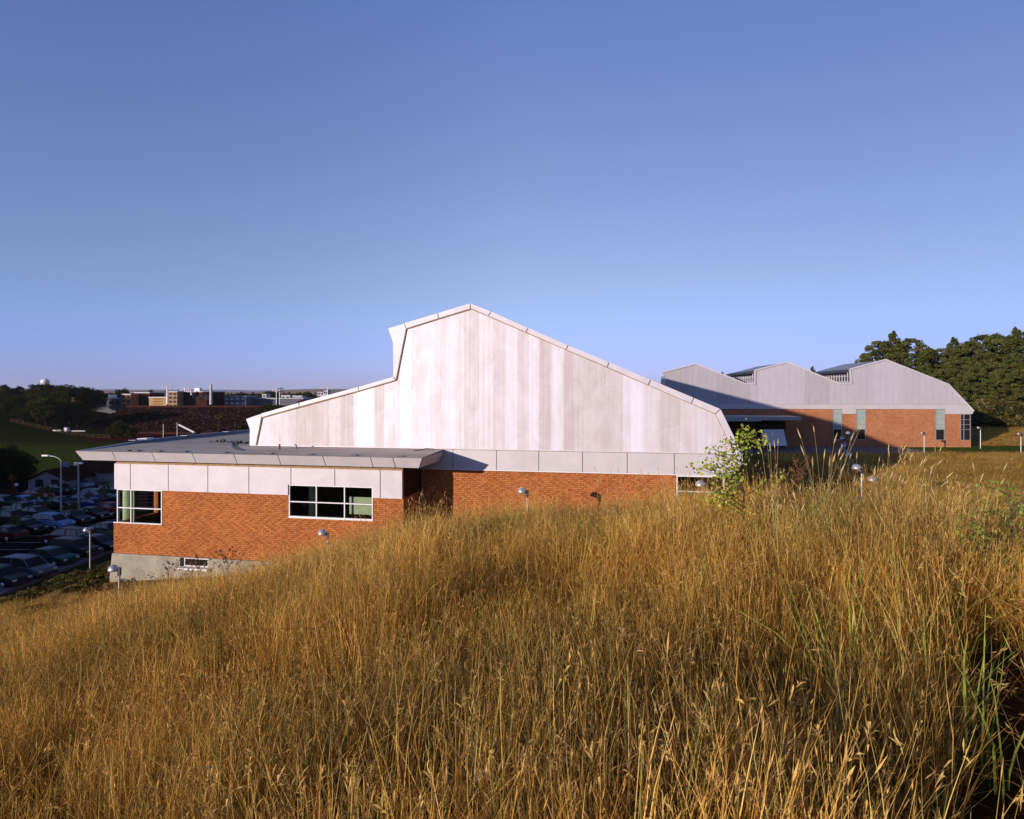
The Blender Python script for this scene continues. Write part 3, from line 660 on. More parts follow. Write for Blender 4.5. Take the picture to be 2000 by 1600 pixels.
# ------------------------------------------------------------------ cars
def paint(name, col, rough=.38):
    n = N(name); n.set(col, rough, .2, .5); n.b.inputs['Specular IOR Level'].default_value = .15; return n.m
M['tail'] = paint('red_lens', (.5, .02, .02)); M['head'] = paint('clear_lens', (.7, .7, .68))
def make_car(kind):
    r_ = empty('parked_car', (0, 0, 0))
    if kind == 'sedan': low = [(-2.25, .35), (-2.3, .62), (-2.2, .92), (-1.5, .98), (1.0, .96), (2.1, .78), (2.28, .6), (2.25, .32)]; cab = [(-1.65, .96), (-1.15, 1.40), (-.1, 1.45), (.35, 1.38), (1.15, .95)]
    elif kind == 'wagon': low = [(-2.3, .38), (-2.35, .7), (-2.3, 1.0), (-1.5, 1.05), (1.0, 1.03), (2.15, .9), (2.33, .65), (2.3, .35)]; cab = [(-2.22, 1.0), (-2.0, 1.62), (-.2, 1.68), (.5, 1.6), (1.25, 1.02)]
    else: low = [(-2.6, .5), (-2.65, .8), (-2.6, 1.08), (-.6, 1.08), (1.2, 1.05), (2.3, .98), (2.48, .7), (2.45, .45)]; cab = [(-.75, 1.06), (-.6, 1.68), (.4, 1.72), (.75, 1.66), (1.3, 1.04)]
    W = .86
    def loft(pts, ws, nm, mat, par):
        m = MB(); n_ = len(pts); ring = []
        for wf, inz in ws: ring.append([(x, wf, z) for x, z in pts])
        vs = [p for rg in ring for p in rg]; k = len(ring)
        fs = [(j*n_+i, j*n_+(i+1) % n_, (j+1)*n_+(i+1) % n_, (j+1)*n_+i) for j in range(k-1) for i in range(n_)]
        fs += [tuple(range(n_-1, -1, -1)), tuple(range((k-1)*n_, k*n_))]; m.add(vs, fs); o = m.build(nm, mat, par)
        b_ = o.modifiers.new('bevel', 'BEVEL'); b_.width = .05; b_.segments = 2; b_.limit_method = 'ANGLE'
        return o
    body = loft(low, [(-W, 0), (W, 0)], 'body', M['steel'], r_)
    m = MB(); n_ = len(cab)        # cabin roof and pillars, narrower at the top
    def cv(s, t): return [(x, s*(W-.04-(z-cab[0][1])*.28)*t, z) for x, z in cab]
    Lc, Rc = cv(-1, 1), cv(1, 1)
    m.add(Lc+Rc, [tuple(range(n_)), tuple(range(2*n_-1, n_-1, -1))]+[(i, i+n_, i+1+n_, i+1) for i in range(n_-1)])
    gl = m.build('window', M['dglass'], r_)
    m = MB(); rf = [(x, z+.02) for x, z in cab[1:-1]]
    L2 = [(x, -(W-.06-(z-cab[0][1])*.28), z) for x, z in rf]; R2 = [(x, -y, z) for x, y, z in L2]; kk = len(rf)
    m.add(L2+R2+[(x, y, z-.05) for x, y, z in L2+R2], [(i, i+1, i+1+kk, i+kk) for i in range(kk-1)]+[(2*kk+i, 2*kk+i+kk, 2*kk+i+1+kk, 2*kk+i+1) for i in range(kk-1)]+[(i, i+2*kk, i+1+2*kk, i+1) for i in range(kk-1)]+[(i+kk, i+1+kk, i+1+3*kk, i+3*kk) for i in range(kk-1)]+[(0, kk, 3*kk, 2*kk), (kk-1, 3*kk-1, 4*kk-1, 2*kk-1)])
    for s_ in (-1, 1):
        pts = [(x, s_*(W-.03-(z-cab[0][1])*.28), z+.01) for x, z in cab]
        for a, b in zip(pts[:-1], pts[1:]): m.tube(a, b, .04, n=6)
        xm = (cab[1][0]+cab[-2][0])/2; m.tube((xm, s_*(W-.03), cab[0][1]), (xm, s_*(W-.03-(cab[2][1]-cab[0][1])*.28), cab[2][1]), .045, n=6)
    m.build('cabin', M['steel'], r_)
    for s_ in (-1, 1):
        for x in (-1.42, 1.4):
            m = MB(); m.lathe([(.001, -.11), (.2, -.11), (.33, -.09), (.34, 0), (.33, .09), (.2, .11), (.001, .11)], (x, s_*(W-.06), .34), 18, 'y'); wh = m.build('wheel', M['rubber'], r_)
            m = MB(); m.lathe([(.001, 0), (.19, .0), (.2, .02*s_), (.001, .03*s_)], (x, s_*(W+.055), .34), 12, 'y'); m.build('hub_cap', M['steel'], wh)
        xf_, xb2 = low[-2][0], low[1][0]
        m = MB(); m.box(xf_-.1, xf_+.015, s_*.62-.16, s_*.62+.16, low[-2][1]-.02, low[-2][1]+.12); m.build('headlight', M['head'], r_)
        m = MB(); m.box(xb2-.015, xb2+.1, s_*.64-.15, s_*.64+.15, low[1][1]+.02, low[1][1]+.18); m.build('tail_light', M['tail'], r_)
    m = MB(); m.box(low[-1][0]-.05, low[-1][0]+.1, -.8, .8, .32, .5); m.build('bumper', M['charcoal'], r_)
    m = MB(); m.box(low[0][0]-.1, low[0][0]+.05, -.8, .8, .35, .52); m.build('bumper', M['charcoal'], r_)
    return r_
protos = {}; used_p = set()
paints = {'silver': (.12, .135, .17), 'black': (.015, .015, .018), 'charcoal': (.022, .022, .026), 'teal': (.008, .06, .055), 'maroon': (.06, .006, .012), 'red': (.30, .012, .018), 'white': (.24, .27, .36), 'navy': (.015, .03, .16), 'blue': (.15, .25, .48), 'beige': (.14, .12, .08), 'green': (.02, .05, .035)}
PM = {k: paint(k+'_car_paint', v) for k, v in paints.items()}
cars = [(52, 1126, 'wagon', 'silver', 1, 'silver hatchback nearest the car park pavement at lower left'), (2, 1142, 'sedan', 'charcoal', 1, 'dark sedan cut off by the left frame edge, closest row'),
 (100, 1102, 'sedan', 'teal', 1, 'dark teal sedan behind the silver hatchback in the closest row'), (146, 1086, 'wagon', 'charcoal', 1, 'charcoal car with pale roof rails left of the dome lamp pole'), (192, 1074, 'sedan', 'black', 1, 'black sedan right of the dome lamp pole'),
 (128, 1062, 'wagon', 'maroon', -1, 'dark maroon wagon with tail lights facing the lane'), (207, 1052, 'pickup', 'beige', 1, 'dull beige pickup half hidden by the brick corner'),
 (8, 1054, 'sedan', 'maroon', -1, 'magenta red sedan at the left edge of the middle row'), (50, 1040, 'sedan', 'black', 1, 'black sedan between the magenta car and the blue one'), (103, 1032, 'wagon', 'blue', 1, 'pale blue wagon with shining bonnet in the middle row'),
 (142, 1022, 'sedan', 'charcoal', 1, 'grey sedan right of the pale blue wagon'), (180, 1014, 'sedan', 'maroon', 1, 'deep red sedan in the middle row near the brick wing'), (216, 1004, 'sedan', 'red', 1, 'bright red sedan beside the wing corner window'),
 (22, 1024, 'wagon', 'black', 1, 'large black van in the third row at left'), (42, 1008, 'pickup', 'charcoal', 1, 'dark pickup with row of roof lights'), (72, 1012, 'sedan', 'charcoal', 1, 'grey sedan with white bonnet beside the young tree'),
 (8, 992, 'wagon', 'black', 1, 'dark van near the fence at the left edge'), (50, 989, 'sedan', 'blue', 1, 'pale blue sedan with sloping rear window in the far row'), (73, 975, 'sedan', 'red', 1, 'red sedan behind the pale blue sedan'),
 (118, 992, 'sedan', 'charcoal', 1, 'charcoal sedan at the foot of the curved street lamp'), (166, 985, 'sedan', 'navy', 1, 'navy sedan right of the floodlight pole'), (184, 994, 'sedan', 'navy', 1, 'second navy sedan, the lower one, near the planted island'),
 (190, 978, 'wagon', 'silver', 1, 'silver car in the far row left of the small tree'), (222, 968, 'wagon', 'charcoal', 1, 'grey car with glinting windscreen behind the small tree'), (152, 955, 'pickup', 'white', 1, 'white pickup near the small house'), (116, 963, 'sedan', 'teal', 1, 'teal sedan left of the white pickup')]
for px, py, kind, colr, hd, lab in cars:
    if kind not in protos: protos[kind] = make_car(kind); o = protos[kind]
    else: o = copy_tree(protos[kind])
    p = on_level(px, py, LOT+.1); o.location = p; o.rotation_euler = (0, 0, R(-14 if hd > 0 else 168) + random.uniform(-.03, .03))
    tag(o, lab, 'car', 'cars in the shaded car park')
    for ch in o.children:
        if ch.name.split('.')[0] in ('body', 'cabin'): ch.material_slots[0].link = 'OBJECT'; ch.material_slots[0].material = PM[colr]

# ------------------------------------------------------------------ trees and shrubs
def leaves(pts, size, rng, cols, aspect=1.0, up=.3):
    """one small quad per point, random tilt; returns verts, faces, colours"""
    n_ = len(pts); d1 = rng.normal(size=(n_, 3)); d1[:, 2] *= .6; d1 /= np.linalg.norm(d1, axis=1, keepdims=True)
    d2 = rng.normal(size=(n_, 3)); d2 -= (d2*d1).sum(1, keepdims=True)*d1; d2 /= np.linalg.norm(d2, axis=1, keepdims=True)
    s_ = size*rng.uniform(.6, 1.3, (n_, 1)); a = d1*s_; b = d2*s_*aspect
    V = np.stack([pts-a*.5, pts+b*.32, pts+a*.5, pts-b*.32], 1).reshape(-1, 3)
    F_ = np.arange(n_*4).reshape(-1, 4); return V, F_, np.repeat(cols, 4, 0)
def conifer_mesh(seed, hgt, rad, nb=300, per=30, bottom=.04):
    rng = np.random.default_rng(seed); P_ = []; C_ = []
    base = np.array([.075, .085, .028])
    for i in range(nb):
        t = bottom+(1-bottom)*(i/nb)**.85; z = t*hgt; rr_ = rad*(1-t**1.7)**.95*rng.uniform(.55, 1.12)+.12+.5*(1-t); a = rng.uniform(0, 2*math.pi)
        k = int(per*(.35+1.5*(1-t))); u_ = rng.uniform(.12, 1, k)**.6
        lat = rng.normal(size=k)*rr_*.13*(.4+u_); dz = -u_*rr_*.16 + .5*(u_**3)*rr_*.2 + rng.normal(size=k)*.16
        P_.append(np.stack([np.cos(a)*u_*rr_-np.sin(a)*lat, np.sin(a)*u_*rr_+np.cos(a)*lat, z+dz], 1))
        bc = base*rng.uniform(.6, 1.35)*np.array([rng.uniform(.85, 1.25), 1, rng.uniform(.8, 1.1)]); C_.append(bc*rng.uniform(.75, 1.25, (k, 1)))
    return leaves(np.concatenate(P_), hgt*.030, rng, np.concatenate(C_), .9)
def broad_mesh(seed, hgt, rad, n_cl=60, per=70, leaf=.35, base=(.05, .06, .018), low=.25, colvar=.45):
    rng = np.random.default_rng(seed); P_ = []; C_ = []; base = np.array(base)
    for i in range(n_cl):
        d = rng.normal(size=3); d /= np.linalg.norm(d); rr_ = rng.uniform(.35, 1)**.5
        cc_ = np.array([d[0]*rad*rr_*.85, d[1]*rad*rr_*.85, hgt*(low+(1-low)*.5)+d[2]*hgt*(1-low)*.44*rr_]); cr = rad*rng.uniform(.16, .34)
        q_ = rng.normal(size=(per, 3)); q_ /= np.linalg.norm(q_, axis=1, keepdims=True); q_ *= cr*rng.uniform(.5, 1.05, (per, 1)); q_[:, 2] *= .75
        P_.append(cc_+q_); C_.append(base*rng.uniform(1-colvar, 1+colvar)*np.array([rng.uniform(.85, 1.3), 1, rng.uniform(.8, 1.1)])*rng.uniform(.75, 1.25, (per, 1)))
    return leaves(np.concatenate(P_), leaf, rng, np.concatenate(C_), .9)
def pine_mesh(seed, hgt, rad, n_cl=300, per=62):
    rng = np.random.default_rng(seed+500); P_ = []; C_ = []; base = np.array([.085, .095, .028])
    for i in range(n_cl):
        t = rng.uniform(.03, 1)**.9; rr_ = rad*math.sqrt(max(0, 1-t**3.4))*rng.uniform(.45, 1.05)+.2; a = rng.uniform(0, 6.283)
        cr = rng.uniform(.7, 1.7)*(1.15-.5*t); q_ = rng.normal(size=(per, 3)); q_ /= np.linalg.norm(q_, axis=1, keepdims=True); q_ *= cr*rng.uniform(.4, 1.05, (per, 1)); q_[:, 2] *= .62
        q_[:, 2] -= .12*np.hypot(q_[:, 0]+math.cos(a), q_[:, 1]+math.sin(a))
        P_.append(np.array([rr_*math.cos(a), rr_*math.sin(a), t*hgt])+q_); C_.append(base*rng.uniform(.6, 1.4)*np.array([rng.uniform(.85, 1.3), 1, rng.uniform(.8, 1.1)])*rng.uniform(.75, 1.25, (per, 1)))
    return leaves(np.concatenate(P_), .48, rng, np.concatenate(C_), .8)
def trunk_mb(hgt, r0, seed, limbs=8, spread=.5):
    rr_ = random.Random(seed); m = MB(); pts = [Vector((0, 0, -.4))]; 
    for k in range(5): pts.append(Vector((rr_.uniform(-.04, .04)*hgt*k/5, rr_.uniform(-.04, .04)*hgt*k/5, hgt*(k+1)/5)))
    for k in range(5): m.tube(pts[k], pts[k+1], r0*(1-k/5.5), r0*(1-(k+1)/5.5), 8, cap=False)
    for k in range(limbs):
        a = rr_.uniform(0, 6.28); z = rr_.uniform(.35, .9)*hgt; L = spread*hgt*rr_.uniform(.4, .8)
        m.tube((0, 0, z), (math.cos(a)*L*.8, math.sin(a)*L*.8, z+L*.5), r0*.35, r0*.1, 5, cap=False)
    return m
TV = {}
def tree(kind, name, loc, s=1., rz=0., label='', cat='tree', group=None, sz=None):
    if kind not in TV:
        if kind[0] == 'c': sd = int(kind[1:]); mm = conifer_mesh(sd, 20, 5.4+(sd % 3)*.9); tm = trunk_mb(18, .32, sd, 10, .16); mt = M['needle']
        elif kind[0] == 'p': sd = int(kind[1:]); mm = pine_mesh(sd, 20, 6.6); tm = trunk_mb(17, .34, sd, 10, .2); mt = M['needle']
        elif kind[0] == 'b': sd = int(kind[1:]); mm = broad_mesh(sd, 12, 5.4, 110, 60, .62, (.040, .044, .013), .06); tm = trunk_mb(8, .28, sd, 7, .3); mt = M['leaf']
        elif kind[0] == 'y': sd = int(kind[1:]); mm = broad_mesh(sd, 4.6, .85, 34, 36, .17, (.10, .13, .03), .25); tm = trunk_mb(4.2, .06, sd, 8, .14); mt = M['leaf']
        elif kind[0] == 'r': sd = int(kind[1:]); mm = broad_mesh(sd, 3.6, .55, 26, 26, .15, (.20, .09, .03), .25); tm = trunk_mb(3.4, .05, sd, 8, .14); mt = M['leaf']
        else: sd = int(kind[1:]); mm = broad_mesh(sd, 1.5, 1.15, 40, 60, .15, (.11, .10, .035), .0, .6); tm = trunk_mb(.9, .04, sd, 9, .6); mt = M['leaf']
        r_ = empty(name, (0, 0, 0)); npmesh('crown', mm[0], mm[1], mt, r_, mm[2]); tm.build('trunk', M['bark'], r_); TV[kind] = r_; o = r_
    else: o = copy_tree(TV[kind]); o.name = name
    o.location = loc; o.rotation_euler = (0, 0, rz); o.scale = (s, s, sz or s); tag(o, label, cat, group); return o
# evergreens right
gp = 'evergreens on the slope behind the far hall'
ev = [(1700, 690, 132), (1716, 668, 128), (1745, 648, 130), (1778, 663, 127), (1812, 682, 131), (1838, 682, 128), (1862, 660, 133), (1893, 668, 126), (1920, 656, 130), (1947, 654, 135), (1983, 641, 128), (2012, 648, 132), (2050, 655, 128), (1875, 700, 118), (1930, 702, 116), (1985, 690, 117), (2040, 690, 120), (1905, 715, 112), (1960, 722, 110), (2010, 715, 111), (1800, 715, 121), (1840, 722, 117)]
ords = ['leftmost evergreen behind the far hall roof', 'second evergreen from the left behind the far hall roof', 'tallest evergreen of the left clump, its tip a steep point', 'rounded evergreen right of the tall left one', 'low evergreen at the notch between the two clumps', 'evergreen just right of the notch', 'evergreen with a thin leading tip above the hall corner', 'bushy evergreen right of the thin tipped one', 'broad evergreen on the right skyline', 'flat topped evergreen on the right skyline', 'evergreen with a small spire near the right edge', 'evergreen cut by the right frame edge on the skyline']
for i, (px, py, Y) in enumerate(ev):
    Y += 10; p = at(px, py, Y); zg_ = H(p.x, Y); hh = p.z-zg_
    kd = 'c%d' % (i % 4) if i in (2, 6, 10) else 'p%d' % (i % 5)
    tree(kd, 'evergreen_tree', (p.x, Y, zg_), hh/20*(1.25 if kd[0] == 'c' else 1.05), random.uniform(0, 6), ords[i] if i < 12 else 'dark evergreen in the front rank below the skyline at right', 'tree', gp, hh/20)
for px, py, Y in ((1587, 716, 150), (1411, 727, 150)):
    p = at(px, py, Y); tree('c2', 'evergreen_tree', (p.x, Y, H(p.x, Y)), (p.z-H(p.x, Y))/20, 1, 'tiny evergreen tip peeping over the %s' % ('valley before the third gable' if px > 1500 else 'first small gable'), 'tree')
# undergrowth at the foot of the evergreens
for i in range(9):
    px = 1905+i*15; Y = 109+(i % 3)*3; p = at(px, 815, Y); tree('s%d' % (i % 3), 'shrub', (p.x, Y, H(p.x, Y)-.2), random.uniform(2.3, 3.2), random.uniform(0, 6), 'green shrub in the low thicket under the evergreens', 'shrub', 'thicket shrubs under the evergreens')
# broad trees left
rt = random.Random(5)
def btree(px, py, Y, label, grp, kind=None, zb_=None, wide=1.):
    p = at(px, py, Y); zg_ = H(p.x, Y) if zb_ is None else zb_; hh = max(p.z-zg_, 3); s_ = hh/12
    return tree(kind or 'b%d' % rt.randrange(4), 'broadleaf_tree', (p.x, Y, zg_), s_*wide, rt.uniform(0, 6), label, 'tree', grp, s_)
for px, py in ((-15, 752), (8, 750), (22, 757), (38, 753), (55, 760), (74, 747), (95, 748), (112, 752), (128, 750), (142, 758), (160, 752), (172, 758), (186, 757), (200, 765), (215, 766)):
    btree(px, py, rt.uniform(300, 330), 'dark broadleaf tree on the left skyline ridge', 'trees on the left skyline ridge', wide=1.1)
for px, py in ((-8, 775), (10, 782), (32, 770), (52, 785), (72, 778), (90, 772), (20, 800), (5, 812), (68, 795), (90, 800), (112, 785), (128, 792), (108, 805), (45, 802), (135, 778), (-5, 800), (36, 795), (80, 806), (60, 812), (96, 815), (140, 800), (152, 806), (122, 812), (25, 815), (170, 812), (-12, 790), (150, 790)):
    btree(px, py, rt.uniform(255, 285), 'sunlit olive tree on the bank below the left ridge', 'trees on the left bank below the ridge')
for px, py, lb in ((12, 865, 'big dark tree at the left edge beside the lawn'), (38, 880, 'lower dark tree right of the big one beside the lawn'), (-18, 868, 'dark tree cut by the left frame edge')):
    btree(px, py, 112, lb, 'dark trees beside the lawn', zb_=LOT-1)
for px, py, lb in ((235, 818, 'large tree in front of the stadium bank behind the wing roof'), (218, 830, 'left tree of the trio before the stadium bank'), (256, 832, 'right tree of the trio before the stadium bank'), (470, 825, 'low tree by the red track left of the hall gable'), (384, 838, 'small bush tree by the far path'), (535, 786, 'green tree above the low gable roof line'), (515, 792, 'tree left of the green one above the low gable roof'), (580, 784, 'tree right of the twin floodlight masts'), (600, 780, 'rightmost tree touching the gable roof line')):
    btree(px, py, 235 if px < 480 else 300, lb, 'trees around the stadium', wide=1.0 if px < 500 else 1.5)
for px, py, lb in ((239, 757, 'slim tree left of the brick tower'), (298, 760, 'round tree between the brick tower and tan block')):
    btree(px, py, 345, lb, 'trees among the far campus blocks')
for px in range(448, 612, 7):
    btree(px, rt.uniform(763, 769), rt.uniform(480, 520), 'small dark tree in the far tree row left of the gable', 'far tree row before the tan hills', zb_=-9)
for px, yt, yb, k, lb in ((85, 940, 1014, 'y1', 'slender green young tree beside the curved street lamp'), (205, 932, 992, 'y2', 'slender green young tree on the planted island near the wing'), (23, 922, 976, 'r1', 'thin russet young tree by the wooden fence'), (128, 917, 957, 'r2', 'thin russet young tree right of the curved street lamp'), (105, 955, 975, 'y3', 'small bushy young tree before the shaded house')):
    p = on_level(px, yb, LOT+.1); hh = (yb-yt)/F*p.y; b_ = 4.6 if k[0] == 'y' else 3.6; tree(k, 'young_tree', p, hh/b_, 0, lb, 'young tree', None, hh/b_)
for px, yt, yb, lb in ((63, 962, 1002, 'dark young tree between the third and fourth rows of cars'), (143, 975, 1018, 'dark young tree between the middle rows by the floodlight pole'), (8, 985, 1022, 'dark young tree at the left end of the middle row'), (172, 958, 992, 'dark young tree before the navy sedans'), (30, 1000, 1046, 'dark young tree behind the closest rows of cars')):
    p = on_level(px, yb, LOT+.1); hh = (yb-yt)/F*p.y; tree('y%d' % (1+px % 3), 'young_tree', p, hh/4.6*1.25, px, lb, 'young tree', None, hh/4.6)
for i, px in enumerate((148, 170, 190, 205, 125, 60)):
    p = on_level(px, 1008-(i % 3)*6, LOT+.1); tree('s%d' % (i % 3), 'shrub', p, .55, i, 'low shrub on the planted islands of the car park', 'shrub', 'planted island shrubs')
# bank shrubs at the left foot of the hill
for i in range(26):
    px = rt.uniform(-10, 216); f_ = px/216; py = 1163-68*f_+rt.uniform(-16, 26); Y = rt.uniform(33, 44) if px < 120 else rt.uniform(36, 46)
    p = at(px, py, Y); zz = H(p.x, p.y); tree('s%d' % (i % 3), 'shrub', (p.x, p.y, zz-.1), rt.uniform(.55, .95), rt.uniform(0, 6), 'tangled green and brown shrub on the bank above the pavement', 'shrub', 'shrubs on the bank above the pavement', rt.uniform(.35, .6))

# ------------------------------------------------------------------ far left campus and stadium
def block(name, x0, x1, yt, yb, Y, mat, label, depth=12, wins=0, rows=2, roofm=None, units=0, wmat=None, cat='building'):
    a = at(x0, yb, Y); b = at(x1, yt, Y); Wd = b.x-a.x; Hh = b.z-a.z
    r_ = empty(name, (a.x, Y, a.z), 0, label, cat)
    m = MB(); m.box(0, Wd, 0, depth, -3, Hh); m.build('wall', mat, r_)
    m = MB(); m.box(-.2, Wd+.2, -.2, depth+.2, Hh+.003, Hh+.4); m.build('roof', roofm or M['metalroof'], r_)
    if wins:
        for i in range(wins):
            for j in range(rows):
                x = Wd*(i+.5)/wins; z = Hh*(j+.55)/rows; h_ = Hh/rows*.22; w_ = Wd/wins*.28; m = MB(); m.box(x-w_, x+w_, -.08, -.004, z-h_, z+h_); m.build('window', wmat or M['dglass'], r_)
    for k in range(units):
        m = MB(); x = Wd*(.3+.4*k/max(1, units-1) if units > 1 else .5); m.box(x-1.3, x+1.3, 3, 6, Hh+.41, Hh+2.1); m.build('roof_unit', M['white'], r_)
    return r_
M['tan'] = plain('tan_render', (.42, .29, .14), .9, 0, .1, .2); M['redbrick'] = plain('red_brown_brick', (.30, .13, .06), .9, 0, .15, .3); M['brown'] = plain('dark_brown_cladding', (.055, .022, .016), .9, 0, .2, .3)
M['greyw'] = plain('grey_wall', (.13, .13, .15), .9, 0, .1, .2); M['palew'] = plain('pale_wall', (.50, .48, .50), .8, 0, .06, .2); M['redroof'] = plain('red_track', (.09, .015, .015), .9); M['stonew'] = plain('patchy_stone', (.34, .22, .14), .9, 0, .5, 1.4)
block('campus_block', 147, 236, 779, 796, 320, M['greyw'], 'long low grey block with rooftop plant at the stadium end', 14, 7, 1, None, 2)
block('campus_block', 237, 255, 771, 797, 315, M['redbrick'], 'sunlit orange brick tower block', 10, 2, 3)
block('campus_block', 255.5, 292, 768, 800, 322, M['brown'], 'dark brown block joined behind the orange brick tower', 14, 3, 1)
block('campus_block', 291, 325, 777, 797, 312, M['tan'], 'sunlit tan block with banded front', 12, 1, 4, None, 0, M['redbrick'])
block('campus_block', 329, 346, 766, 797, 312, M['stonew'], 'narrow mottled stone tower block', 10, 2, 4)
block('campus_block', 346.5, 411, 766, 789, 318, M['brown'], 'wide dark brown block beside the tall chimney', 16, 5, 1, None, 1)
block('campus_block', 437, 480, 775, 793, 330, M['greyw'], 'blue grey block with small pale windows', 14, 4, 2, None, 0, M['palew'])
block('campus_block', 480.5, 592, 779, 786, 340, M['greyw'], 'very long low grey blue roofed block', 20, 0)
block('campus_block', 549, 566, 773, 781, 420, M['palew'], 'small pale block left of the right pale one in the far trees', 8, 2, 1); block('campus_block', 572, 590, 774, 783, 400, M['palew'], 'small pale block with dark windows near the gable roof line', 8, 3, 1)
block('campus_block', 512, 520, 771, 777, 430, M['palew'], 'tiny cream block among the far trees', 8, 1, 1)
for k, (a, b, c_, d_) in enumerate(((620, 632, 766, 770), (600, 612, 768, 772), (632, 640, 763, 769))):
    block('campus_block', a, b, c_, d_+3, 520, M['palew'], ['white house on the far hillside by the gable roof', 'lower white house on the far hillside', 'small white house highest on the far hillside'][k], 8, 2, 1, M['bluepara'])
block('campus_block', 428, 456, 780, 786, 420, M['palew'], 'pale low block just right of the chimney', 8, 3, 1)
block('small_building', 140, 148, 778, 794, 300, M['tan'], 'sunlit cream wall end at the left of the long grey block', 4, 0)
# chimney, masts
def mast(px, yt, yb, Y, label, heads=0, r0=.35, mat=None, nm='floodlight_mast', cat='mast'):
    a = at(px, yb, Y); t_ = at(px, yt, Y); h_ = t_.z-a.z; r_ = empty(nm, a, 0, label, cat)
    m = MB(); m.tube((0, 0, 0), (0, 0, h_), r0, r0*.8, 8); m.build('shaft', mat or M['steel'], r_)
    if heads:
        m = MB(); wd_ = heads*.5; m.box(-wd_, wd_, -.1, .1, h_-.2, h_); m.box(-wd_, wd_, -.1, .1, h_-1.4, h_-1.2)
        for k in range(heads):
            for z in (0, -1.2): m.box(-wd_+k+.15, -wd_+k+.75, -.4, -.1, h_+z-.45, h_+z+.15)
        m.build('lamp_rack', M['palew'], r_)
mast(412, 751, 790, 316, 'tall grey chimney beside the wide dark brown block', 0, .75, M['palew'], 'chimney', 'chimney')
mast(327, 754, 790, 305, 'thick white floodlight mast left of the stone tower', 5, .45, M['white'])
mast(361, 757, 775, 330, 'floodlight rack rising over the wide brown block', 5)
mast(540, 757, 800, 300, 'left one of the twin floodlight masts before the far trees', 4, .2); mast(546, 759, 800, 302, 'right one of the twin floodlight masts before the far trees', 4, .2)
mast(640, 755, 775, 400, 'rightmost floodlight rack peeping over the gable roof', 8, .25)
mast(319, 828, 858, 200, 'thin pole rising behind the wing roof', 0, .1, None, 'pole', 'pole'); mast(346, 825, 857, 200, 'thin pole with blue sign behind the wing roof', 0, .1, None, 'pole', 'pole'); mast(374, 760, 772, 316, 'short flue on the brown block roof', 0, .5, M['palew'], 'flue', 'flue')
# lone tree like a palm
p = at(427, 846, 215); r_ = empty('lone_tree', p, 0, 'lone bare stemmed tree with small fan crown by the track', 'tree'); m = MB(); m.tube((0, 0, -1), (0, 0, 4.6), .16, .1); m.build('trunk', M['wood'], r_)
mm = broad_mesh(77, 2.2, 1.6, 16, 30, .35, (.10, .085, .05), 0.); o = npmesh('crown', mm[0]+np.array([0, 0, 4.2]), mm[1], M['leaf'], r_, mm[2])
# water tower
p = at(88, 775, 420); r_ = empty('water_tower', p, 0, 'white water tower above the left skyline trees', 'water tower')
m = MB(); m.lathe([(.001, 7.2), (1.4, 7.0), (2.4, 6.5), (2.55, 6.0), (2.55, 10.0), (2.4, 10.8), (1.3, 11.6), (.001, 11.9)], (0, 0, 0), 20); m.build('tank', M['white'], r_)
m = MB(); m.tube((0, 0, -6), (0, 0, 7.2), .55, .5)
for a in range(4): m.tube((2.1*math.cos(a*1.57+.8), 2.1*math.sin(a*1.57+.8), -6), (2.0*math.cos(a*1.57+.8), 2.0*math.sin(a*1.57+.8), 6.6), .14)
m.build('leg', M['steel'], r_)
# stadium bank
def standmat():
    n = N('stadium_seating'); o = n.obj(); f = n.n('TexVoronoi', ins={'Vector': n.scale(o, (1, .6, 1)), 'Scale': 1.9}).outputs['Color']
    v = n.sep(f)[0]; n.set(spec=0.); return n.set(n.ramp(v, [(.5, (.009, .004, .004)), (.85, (.020, .010, .009)), (.98, (.06, .04, .035))]), .9)
M['stand'] = standmat()
r_ = empty('grandstand', (0, 0, 0), 0, 'wide dark brown stadium bank of seating below the campus blocks', 'grandstand')
m = MB(); prof = [(262, -16.8)]; 
for k in range(14): prof += [(262+k*2.9, -16.8+(k+1)*.72), (262+(k+1)*2.9, -16.8+(k+1)*.72)]
for (xa1, xb1) in ((-182, -100), (-100, -60), (-60, -20)):
    n_ = len(prof); vs = [(xa1+.0*y, y, z) for y, z in prof]+[(xb1, y, z) for y, z in prof]; m.add(vs, [(i, i+n_, i+1+n_, i+1) for i in range(n_-1)])
m.build('seating', M['stand'], r_)
m = MB(); m.box(-182, -20, 302.7, 303.2, -10, -5.9); m.build('rear_wall', M['brown'], r_)
m = MB(); m.box(-182, -20, 261.2, 261.8, -17, -15.9); m.build('front_wall', M['brown'], r_)
def on_ground(px, py, Y0=120):
    Y = Y0
    while Y < 600 and at(px, py, Y).z > H(at(px, py, Y).x, Y): Y += 1
    return at(px, py, Y)
